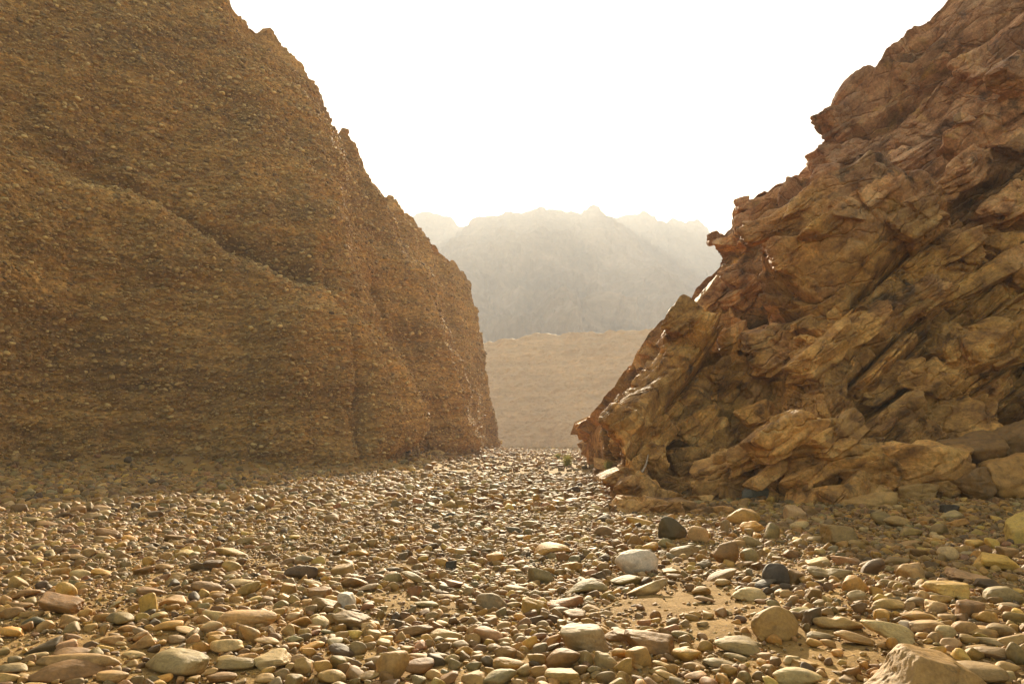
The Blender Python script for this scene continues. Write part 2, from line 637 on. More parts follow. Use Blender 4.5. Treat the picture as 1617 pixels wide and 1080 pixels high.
# ---- the conglomerate cliff on the left
def left_cliff():
    w = lambda *a: np.array(a, float)
    g = lambda px, py: G(px, py)
    cols = [(w(-52, -12, 0), w(-60, -10, 36)), (w(-36, 12, 0), w(-44, 15, 36)),
            (g(-140, 757), at(-420, -330, 29)), (g(0, 750), at(-170, -190, 35)), (g(200, 743), at(110, -190, 41)), (g(400, 739), at(300, -90, 45)),
            (g(500, 738), at(362, 0, 47)), (g(560, 738), at(396, 42, 49)), (g(615, 736.5), at(447, 82, 52)), (g(632, 735), at(482, 124, 54)),
            (g(648, 728), at(510, 165, 57)), (g(690, 727), at(521, 211, 58)), (g(715, 726), at(546, 208, 60)), (g(738, 725), at(562, 247, 62)),
            (g(748, 723), at(600, 300, 66)), (g(757, 721), at(628, 326, 70)), (g(763, 720), at(648, 350, 74)), (g(767, 719), at(690, 388, 79)),
            (g(770, 717.5), at(733, 438, 86)), (g(771, 716.5), at(749, 503, 91)), (g(772, 715.5), at(755, 545, 95)), (g(773, 714.8), at(768, 600, 99)),
            (w(-5, 108, 0), w(-7, 108, 9)), (w(-8, 122, 0), w(-14, 122, 10)), (w(-40, 150, 0), w(-44, 152, 14))]
    h = lambda v: 0.50 * v + 0.50 * v ** 1.9
    NS, NV = 1250, 760
    P = loft(cols, NS, NV, h, (-0.85, 0.5), kern=0.005)
    n = normals(P)
    if n[NS // 3, NV // 2, 0] < 0:
        n = -n
    sh = P.shape
    p, nn = P.reshape(-1, 3), n.reshape(-1, 3)
    px, py, z = proj(p)
    d = 1.4 * fbm(p * np.array([.10, .10, .06]), 4, 3) + 0.35 * fbm(p * np.array([.3, .3, .16]), 3, 4)
    big = d.copy()
    # beds: thin hard layers stand proud
    lay = fbm(np.stack([p[:, 0] * .02, p[:, 1] * .02, p[:, 2] * .9 + .5 * vnoise(p * .15, 9)], 1), 3, 12)
    d += 0.22 * lay
    # ledge: the lower bed stands forward of the upper one
    led = [(-200, 190), (0, 243), (100, 270), (200, 308), (280, 348), (330, 384), (430, 432), (530, 466), (640, 470)]
    sd = seg_dist(px, py, led) + 12 * fbm(p * .28, 4, 21)
    fade = (1 - smooth(420, 590, px)) * (1 - smooth(50, 420, sd))
    d += 2.1 * smooth(-16, 36, sd) * fade
    d -= 1.0 * np.exp(-((sd + 20) / 15) ** 2) * smooth(-20, 250, px) * (1 - smooth(480, 550, px))
    # the rounded nose and the gully beside it
    d += 0.7 * np.exp(-((px - 480) / 70) ** 2 - ((py - 525) / 95) ** 2)
    for pts, a, wd in (([(385, 505), (470, 530), (500, 548), (580, 560), (620, 563), (705, 570)], 0.6, 9.0),
                       ([(640, 546), (665, 552), (690, 566), (735, 580)], 0.4, 5.0),
                       ([(430, 600), (500, 612), (560, 640)], 0.5, 6.0)):
        pts = np.array(pts, float)
        xc = np.interp(py, pts[:, 0], pts[:, 1])
        m = smooth(pts[0, 0] - 12, pts[0, 0] + 25, py) * (1 - smooth(pts[-1, 0] - 30, pts[-1, 0] + 10, py))
        d -= a * m * np.exp(-((px - xc + 4 * vnoise(p * .8, 23)) / wd) ** 2)
    # vertical flutes on the far face
    fl = vnoise(np.stack([p[:, 0] * .35, p[:, 1] * .35, p[:, 2] * .05], 1), 33)
    d += (0.7 * fl + 0.5 * vnoise(np.stack([p[:, 0] * .9, p[:, 1] * .9, p[:, 2] * .12], 1), 34)) * smooth(540, 620, px)
    # undercut foot
    d -= 0.9 * np.exp(-((p[:, 2] - 0.4) / 0.55) ** 2) * (0.5 + 0.5 * vnoise(p * .3, 44)) * smooth(380, 560, px)
    d -= 1.6 * np.exp(-((px - 640) / 12) ** 2 - ((py - 716) / 16) ** 2)
    # stones standing out of the matrix
    q = p * np.array([1, 1, 1.7])
    for size, amp, sd_ in ((1.0, .13, 1), (0.42, .11, 2), (0.2, .07, 3)):
        f1, f2, idh, dv = worley(q / size + 0.15 * fbm(q / size * 1.4, 2, 51)[:, None], 60 + sd_)
        keep = smooth(0.35, 0.75, rnd(idh, 5))
        d += amp * (1 - .45 * smooth(530, 640, px)) * (keep + .15) * np.sqrt(np.maximum(0, 1 - (f1 / 0.62) ** 2))
    d += 0.06 * fbm(p * 2.2, 4, 71)
    vv = (np.arange(len(p)) % sh[1]) / (sh[1] - 9)
    d -= big * 0.9 * smooth(0.62, 0.95, vv)
    d -= 0.55 * np.maximum(0, vnoise(p * .45, 81)) * smooth(.55, .9, vv)
    p2 = p + nn * (d.astype(float))[:, None]
    V = p2
    # broken rim: bites and teeth along the skyline
    rim = smooth(0.90, 1.0, vv)
    V[:, 2] += rim * (0.55 * fbm(np.stack([p[:, 0] * .55, p[:, 1] * .55, 0 * vv], 1), 3, 83) + 0.5 * np.floor(2.2 * vnoise(np.stack([p[:, 0] * .3, p[:, 1] * .3, 0 * vv], 1), 84)) / 2)
    o = link('conglomerate_cliff', new_mesh('conglomerate_cliff', V, grid_quads(sh[0], sh[1]), M_CONG))
    tag(o, 'tall tan cliff of pebbly conglomerate with a slanting ledge, across the bed from the fractured rock', 'cliff', kind='structure')
    return o, V.reshape(sh), n


CL, CLV, CLN = left_cliff()


# ---- the fractured rocky cliff on the right
def fracture(p, size, flat, seed, off, tilt, crack, cw=0.05, warp=0.045):
    """Beds cut by two sets of joints: every block stands at its own depth and leans a little."""
    q = (p @ BED) / size
    w1 = warp * np.stack([fbm(q * .7 + 11, 2, seed + 1), fbm(q * .7 + 23, 2, seed + 2), fbm(q * .7 + 31, 2, seed + 3)], 1)
    q = q + w1
    t = q[:, 2] / flat
    t = t + 0.34 * np.sin(t * 2.1 + seed) * 0.9                     # beds of unequal thickness
    k = np.floor(t)
    ki = k.astype(np.int64)
    hk = hsh(ki, ki * 0 + 5, ki * 0 + 9, seed)
    a = q[:, 0] * (.55 + .5 * rnd(hk, 1)) + 0.35 * q[:, 2] + 7 * rnd(hk, 2)
    a = a + 0.3 * np.sin(a * 1.9 + 9 * rnd(hk, 4))
    b = q[:, 1] * (.6 + .5 * rnd(hk, 3)) + 0.30 * a - 0.25 * q[:, 2] + 5 * rnd(hk, 5)
    ia, ib = np.floor(a).astype(np.int64), np.floor(b).astype(np.int64)
    h = hsh(ia, ib, ki, seed + 3)
    fa, fb, ft = a - ia - .5, b - ib - .5, t - k - .5
    d = off * (rnd(h, 6) * 2 - 1)
    d += tilt * size * (fa * (rnd(h, 7) - .5) * 1.3 + fb * (rnd(h, 8) - .5) * 1.3 + ft * flat * (1.3 * rnd(h, 9) + .1))
    e = np.minimum(np.minimum(.5 - np.abs(fa), .5 - np.abs(fb)), (.5 - np.abs(ft)) * flat * 1.4)
    d -= crack * np.exp(-(np.maximum(e, 0) / cw) ** 2) * (0.3 + 0.7 * rnd(h, 10))
    return d, h


def right_cliff():
    w = lambda *a: np.array(a, float)
    g = G
    cols = [(w(24, 90, 0), w(30, 88, 12)), (w(10, 62, 0), w(15, 60, 7)), (g(922, 731, 50), at(946, 684, 52)),
            (g(918, 731, 47), at(921, 672, 45)), (g(936, 742, 36), at(920, 648, 41)), (g(950, 757, 28), at(962, 602, 37)),
            (g(952, 775, 22), at(1007, 550, 34)), (g(945, 791), at(1034, 490, 31.5)), (g(960, 797), at(1082, 452, 30.3)),
            (g(1010, 795), at(1128, 418, 29.5)), (g(1050, 790), at(1126, 376, 29)), (g(1085, 786), at(1160, 352, 28.5)),
            (g(1110, 785), at(1172, 312, 28)), (g(1150, 783), at(1190, 290, 27.6)), (g(1200, 790), at(1250, 262, 27)),
            (g(1240, 800), at(1292, 240, 26.5)), (g(1300, 806), at(1297, 185, 26)), (g(1350, 806), at(1342, 130, 25.3)),
            (g(1440, 801), at(1420, 52, 24.4)), (g(1520, 797), at(1472, 0, 23.5)), (g(1617, 795), at(1570, -95, 22)),
            (g(1730, 797), at(1720, -240, 20)), (g(1900, 805), at(1960, -430, 18)), (w(19, 6, 0), w(27, 7, 17)), (w(22, -12, 0), w(32, -12, 17))]
    h = lambda v: 0.75 * v + 0.25 * v ** 1.6
    NS, NV = 1150, 900
    P = loft(cols, NS, NV, h, (0.75, 0.55))
    n = normals(P)
    if n[NS // 2, NV // 2, 0] > 0:
        n = -n
    sh = P.shape
    p, nn = P.reshape(-1, 3), n.reshape(-1, 3)
    px, py, z = proj(p)
    d = 0.45 * fbm(p * .22, 3, 103)
    for sz, fl_, sd_, of, ti, cr, cw in ((5.2, .40, 110, .95, .62, .9, .028), (2.1, .34, 130, .25, .50, .45, .042), (.75, .40, 150, .085, .50, .17, .075), (.22, .4, 160, .022, .3, .02, .1)):
        m = 1.0 if sz > 3 else  np.clip(0.75 + 0.9 * vnoise(p * .3, sd_ + 40), .15, 1.4)
        d += m * fracture(p, sz, fl_, sd_, of, ti, cr, cw)[0]
    d += 0.03 * fbm(p * 2.6, 4, 171) + 0.012 * fbm(p * 9, 3, 181, ridged=True)
    vv = (np.arange(len(p)) % sh[1]) / (sh[1] - 9)
    d *= 1 - 0.45 * smooth(0.85, 1.0, vv)
    d -= 0.35 * smooth(0.5, 1.0, vv)
    toe = (1 - smooth(930, 1010, px)) * smooth(560, 650, py)
    d = np.where(d > -.1, -.1 + (d + .1) * (1 - .9 * toe), d) - .25 * toe
    xo = np.interp(py, [300, 375, 415, 490, 550, 655, 690], [1185, 1140, 1130, 1040, 1010, 925, 915])
    shoulder = (1 - smooth(30, 130, px - xo)) * smooth(330, 430, py) * (1 - smooth(600, 690, py))
    d = d - shoulder * (0.9 + .35 * np.maximum(d, 0))
    V = p + nn * d.astype(float)[:, None]
    rim = smooth(.88, 1.0, vv)
    V[:, 2] += rim * (0.4 * fbm(np.stack([p[:, 0] * .7, p[:, 1] * .7, 0 * vv], 1), 4, 193) - .15)
    # depth of the face as seen from the bed, for seating blocks
    qx, qy, qz = proj(V)
    cell = 5
    dm = np.full((int(1900 / cell), int(1100 / cell)), 1e9)
    ix, iy = (qx / cell).astype(int), (qy / cell).astype(int)
    ok = (ix >= 0) & (iy >= 0) & (ix < dm.shape[0]) & (iy < dm.shape[1]) & (V[:, 1] > 3)
    np.minimum.at(dm, (ix[ok], iy[ok]), V[ok, 1])
    Vs, Fs = [V], [grid_quads(sh[0], sh[1])]
    tri_v, tri_f, off = [], [], 0

    def depth(x, y):
        i, j = int(x / cell), int(y / cell)
        s = dm[max(0, i - 1):i + 2, max(0, j - 1):j + 2]
        s = s[s < 1e8]
        return float(np.median(s)) if s.size else None

    rs = np.random.RandomState(5)

    def block(x, y, wpx, hpx, tilt, k=18, thick=None, sub=5, push=0.0, dep=None):
        """A joint block standing out of the face, turned with the bedding."""
        nonlocal off
        dep = dep or depth(x, y)
        if dep is None:
            return
        c = at(x, y, dep)
        m = dep / FOC
        sx, sz = wpx * m / 2, hpx * m / 2
        sy = (thick or 0.9) * min(sx, sz * 1.6)
        S, Fc = stone_verts(sub, rs.randint(1e6), k, 9, 0.012, box=0.22)
        S = S * np.array([sx, sy, sz]) * 1.04
        th, yaw = R(tilt), R(rs.uniform(-28, 12))
        Ry = np.array([[math.cos(th), 0, math.sin(th)], [0, 1, 0], [-math.sin(th), 0, math.cos(th)]])
        Rz = np.array([[math.cos(yaw), -math.sin(yaw), 0], [math.sin(yaw), math.cos(yaw), 0], [0, 0, 1]])
        S = S @ Ry.T @ Rz.T + c + np.array([0.1, 0.25 - push, 0]) * sy
        nrm = S - c
        nrm /= np.maximum(np.linalg.norm(nrm, axis=1), 1e-6)[:, None]
        t = (S @ NB) / 0.30 + 0.5 * vnoise(S * 1.0, 131)
        dd = 0.045 * ((t - np.floor(t)) - .5) + 0.03 * fbm(S * 2.6, 4, 171) + 0.010 * fbm(S * 8, 3, 181, ridged=True)
        cc, _ = fracture(S, 0.75, 0.4, 190, 0.05, 0.35, 0.06, 0.06)
        S = S + nrm * (dd + cc)[:, None] * min(1, sx / 0.8)
        tri_v.append(S)
        tri_f.append(Fc + off)
        off += len(S)

    main = [(1250, 400, 75, 62, -8), (1230, 350, 120, 40, -22), (1300, 355, 80, 50, 6), (1330, 250, 95, 58, -10), (1445, 340, 105, 95, -35),
            (1385, 300, 70, 60, -30), (1340, 335, 70, 40, 4), (1545, 110, 75, 85, -40), (1530, 180, 48, 38, 0), (1600, 120, 60, 90, -60), (1240, 545, 130, 100, -15),
            (1190, 590, 70, 70, -40), (1300, 560, 120, 46, -38), (1350, 520, 130, 40, -36), (1495, 668, 140, 70, 4), (1420, 655, 90, 42, -38), (1565, 565, 120, 110, -30),
            (1440, 480, 150, 44, -30), (1540, 450, 160, 36, -24), (1500, 400, 120, 40, -28), (1590, 330, 90, 60, -40), (1160, 735, 84, 44, 24), (1235, 690, 110, 50, -32),
            (1225, 742, 95, 26, -33), (1285, 745, 110, 28, -30), (1320, 690, 90, 40, -30), (1200, 660, 60, 56, -25), (1150, 600, 80, 80, -40), (1120, 470, 90, 44, -42),
            (1180, 440, 70, 60, -20), (1150, 385, 50, 26, 0), (1130, 378, 30, 22, 0), (1172, 322, 26, 26, 0), (1320, 195, 60, 60, -20), (1400, 190, 110, 50, -30),
            (1480, 110, 110, 60, -35), (1440, 250, 90, 40, -30), (1530, 270, 110, 50, -40), (1600, 215, 60, 60, -50), (1075, 500, 70, 40, -50), 
            (1025, 735, 60, 60, -15), (1075, 740, 60, 60, -5), (1060, 772, 70, 32, 0), (1000, 770, 60, 40, -20), (1020, 690, 90, 60, -40), (985, 665, 60, 70, -50), (1140, 745, 90, 60, -20), (1130, 700, 70, 70, -35),
            (1090, 660, 90, 80, -45), (1110, 770, 50, 34, -10), (1500, 560, 90, 90, -60), (1410, 600, 110, 40, -35), (1480, 610, 90, 40, 10)]
    for b_ in main:
        block(*b_)
    block(1414, 742, 200, 84, 4, k=9, thick=0.8)                    # the pale worn shelf at the foot
    block(1330, 790, 60, 40, 0, k=9)
    block(1460, 795, 90, 30, 3, k=9)
    block(1560, 800, 120, 26, 2, k=9)
    for _ in range(25):
        x, y = rs.uniform(930, 1640), rs.uniform(5, 780)
        if depth(x, y) is None or depth(x - 38, y - 12) is None:
            continue
        wpx = rs.uniform(24, 80)
        block(x, y, wpx, wpx * rs.uniform(.35, .7), rs.uniform(-42, -20), k=rs.choice([30, 45]), sub=5, thick=1.2)
    for _ in range(34):                                              # low ledges of bedrock breaking through the bed
        x = rs.uniform(985, 1640)
        y = rs.uniform(786, 808) + 4 * math.sin(x * .03)
        wpx = rs.uniform(30, 95)
        block(x, y, wpx, wpx * rs.uniform(.22, .42), rs.uniform(-22, 2), k=rs.choice([14, 22, 34]), sub=5, thick=1.5, dep=G(x, y + 6)[1])
    Tv, Tf = np.concatenate(tri_v), np.concatenate(tri_f)
    q = grid_quads(sh[0], sh[1])
    tri = np.concatenate([q[:, [0, 1, 2]], q[:, [0, 2, 3]], Tf + len(V)])
    o = link('rocky_cliff', new_mesh('rocky_cliff', np.concatenate([V, Tv]), tri, M_ROCK))
    tag(o, 'steep cliff of fractured brown rock in slanting slabs, rising from the stony bed', 'cliff', kind='structure')
    return o, V.reshape(sh), depth, np.concatenate([V[::7], Tv[::5]])


CR, CRV, rock_depth, _ = right_cliff()


# ---- terrace and mountains beyond
def terrace():
    w = lambda *a: np.array(a, float)
    cols = [(w(-260, 250, 0), w(-260, 280, 30)), (w(-90, 196, 0), w(-92, 225, 31)), (G(700, 703, 182), at(700, 552, 214)), (G(770, 703, 180), at(768, 547, 212)),
            (G(850, 703, 176), at(870, 537, 208)), (G(930, 704, 170), at(950, 530, 204)), (G(1015, 705, 164), at(1020, 523, 200)),
            (G(1150, 706, 156), at(1150, 515, 195)), (w(260, 130, 0), w(280, 150, 44))]
    P = loft(cols, 700, 330, lambda v: 0.8 * v + 0.2 * v ** 2, (0.1, 1.0), drop=0.28)
    n = normals(P)
    if n[300, 130, 1] > 0:
        n = -n
    sh = P.shape
    p, nn = P.reshape(-1, 3), n.reshape(-1, 3)
    d = 1.6 * fbm(p * .02, 3, 201) + 0.4 * fbm(np.stack([p[:, 0] * .12, p[:, 1] * .12, p[:, 2] * .03], 1), 3, 205)
    d += 0.20 * fbm(np.stack([p[:, 0] * .03, p[:, 1] * .03, p[:, 2] * .9], 1), 4, 203) + 0.30 * fbm(p * .7, 4, 207)
    f1, f2, idh, dv = worley(p * np.array([1.1, 1.1, 1.8]), 208)
    d += 0.35 * rnd(idh, 3) * np.maximum(0, 1 - f1)
    d += 0.55 * fbm(np.stack([p[:, 0] * .22, p[:, 1] * .35, p[:, 2] * .05], 1), 3, 211, ridged=True)
    V = p + nn * d.astype(float)[:, None]
    V[:, 2] += 0.5 * fbm(np.stack([p[:, 0] * .12, p[:, 1] * .03, 0 * d], 1), 4, 213) * smooth(15, 28, p[:, 2])
    o = link('gravel_terrace', new_mesh('gravel_terrace', V, grid_quads(sh[0], sh[1]), M_TERR))
    tag(o, 'low flat-topped tan gravel terrace below the mountain, between the two cliffs', 'terrace', kind='structure')


terrace()


def mat_mountain():
    m, nt, b = mat_new('mountain_rock')
    tc = N(nt, 'ShaderNodeTexCoord')
    pos = tc.outputs['Object']
    c = ramp(nt, noise(nt, pos, 0.012, 8, 0.65, 0.5), [(0.3, (0.13, 0.09, 0.06)), (0.5, (0.22, 0.155, 0.10)), (0.7, (0.32, 0.235, 0.16))])
    c = mix(nt, 0.8, c, ramp(nt, noise(nt, pos, 0.11, 6, 0.7), [(0.3, 0.6), (0.7, 1.4)]), 'MULTIPLY')
    L(nt, c, b.inputs['Base Color'])
    b.inputs['Roughness'].default_value = 0.9
    b.inputs['Specular IOR Level'].default_value = 0.2
    return m


M_MTN = mat_mountain()


def mountain(ridge, depth, basey, seed, label, amp):
    cols = []
    for x, y in ridge:
        T = at(x, y, depth)
        cols.append((np.array([T[0] * basey / depth, basey, 0.0]), T))
    wts = [abs(b[0] - a[0]) + 1 for a, b in zip(ridge[:-1], ridge[1:])]
    P = loft(cols, 900, 300, lambda v: 0.9 * v + 0.1 * v ** 2, (0, 1.0), weights=wts, kern=0.006)
    # the far side falls away
    n = normals(P)
    if n[450, 150, 1] > 0:
        n = -n
    sh = P.shape
    p, nn = P.reshape(-1, 3), n.reshape(-1, 3)
    v = np.clip(p[:, 2] / P[:, :, 2].max(), 0, 1)
    d = fbm(p * np.array([.011, .006, .006]), 5, seed, 0.52, ridged=True) * amp + fbm(p * .045, 4, seed + 9, 0.55, ridged=True) * amp * .2
    V = p + nn * (d * (0.25 + 0.75 * (1 - v)))[:, None]
    V[:, 2] += 0.35 * amp * 0.25 * fbm(np.stack([p[:, 0] * .06, p[:, 1] * .002, 0 * v], 1), 3, seed + 4, ridged=True) * smooth(0.75, 0.98, p[:, 2] / np.maximum(P[:, -9, 2].repeat(sh[1]), 1))
    o = link('mountain', new_mesh('mountain', V, grid_quads(sh[0], sh[1]), M_MTN))
    tag(o, label, 'mountain', kind='structure')


mountain([(200, 560), (420, 500), (560, 455), (640, 425), (700, 392), (737, 367), (748, 358), (765, 349), (800, 338), (830, 334), (850, 333), (880, 333), (905, 337), (918, 336),
          (928, 331), (935, 328), (944, 331), (955, 341), (975, 352), (1010, 380), (1060, 415), (1130, 470), (1250, 530), (1450, 580)],
         1000, 430, 301, 'nearer hazy mountain with a broad rounded summit above the terrace', 26)
mountain([(100, 520), (400, 440), (560, 385), (620, 358), (650, 349), (672, 344), (690, 344), (702, 350), (716, 361), (735, 366), (760, 372), (800, 372), (900, 372), (960, 354),
          (985, 347), (1005, 338), (1020, 340), (1036, 350), (1044, 348), (1054, 355), (1062, 347), (1072, 351), (1082, 357), (1090, 353), (1100, 354), (1118, 362), (1130, 374), (1200, 400), (1400, 470), (1600, 520)],
         1050, 760, 331, 'farther paler jagged mountain ridge showing either side of the rounded summit', 26)

# ------------------------------------------------------------------ the stones of the riverbed
TONES = {'t': ('tan', (0.37, 0.205, 0.05)), 'o': ('ochre', (0.4, 0.2, 0.032)), 'p': ('pale', (0.47, 0.3, 0.1)), 'b': ('brown', (0.24, 0.118, 0.025)),
         'd': ('dark brown', (0.125, 0.07, 0.02)), 'k': ('blackish', (0.065, 0.046, 0.02)), 'g': ('grey', (0.29, 0.185, 0.065)), 'n': ('greenish', (0.29, 0.2, 0.065)),
         'm': ('dark green', (0.105, 0.08, 0.028)), 'r': ('reddish brown', (0.33, 0.15, 0.045)), 'y': ('yellowish', (0.52, 0.3, 0.055)), 'a': ('orange', (0.5, 0.235, 0.035)),
         'v': ('olive', (0.25, 0.152, 0.04)), 'i': ('pinkish', (0.42, 0.235, 0.085)), 'w': ('white', (0.60, 0.47, 0.30))}
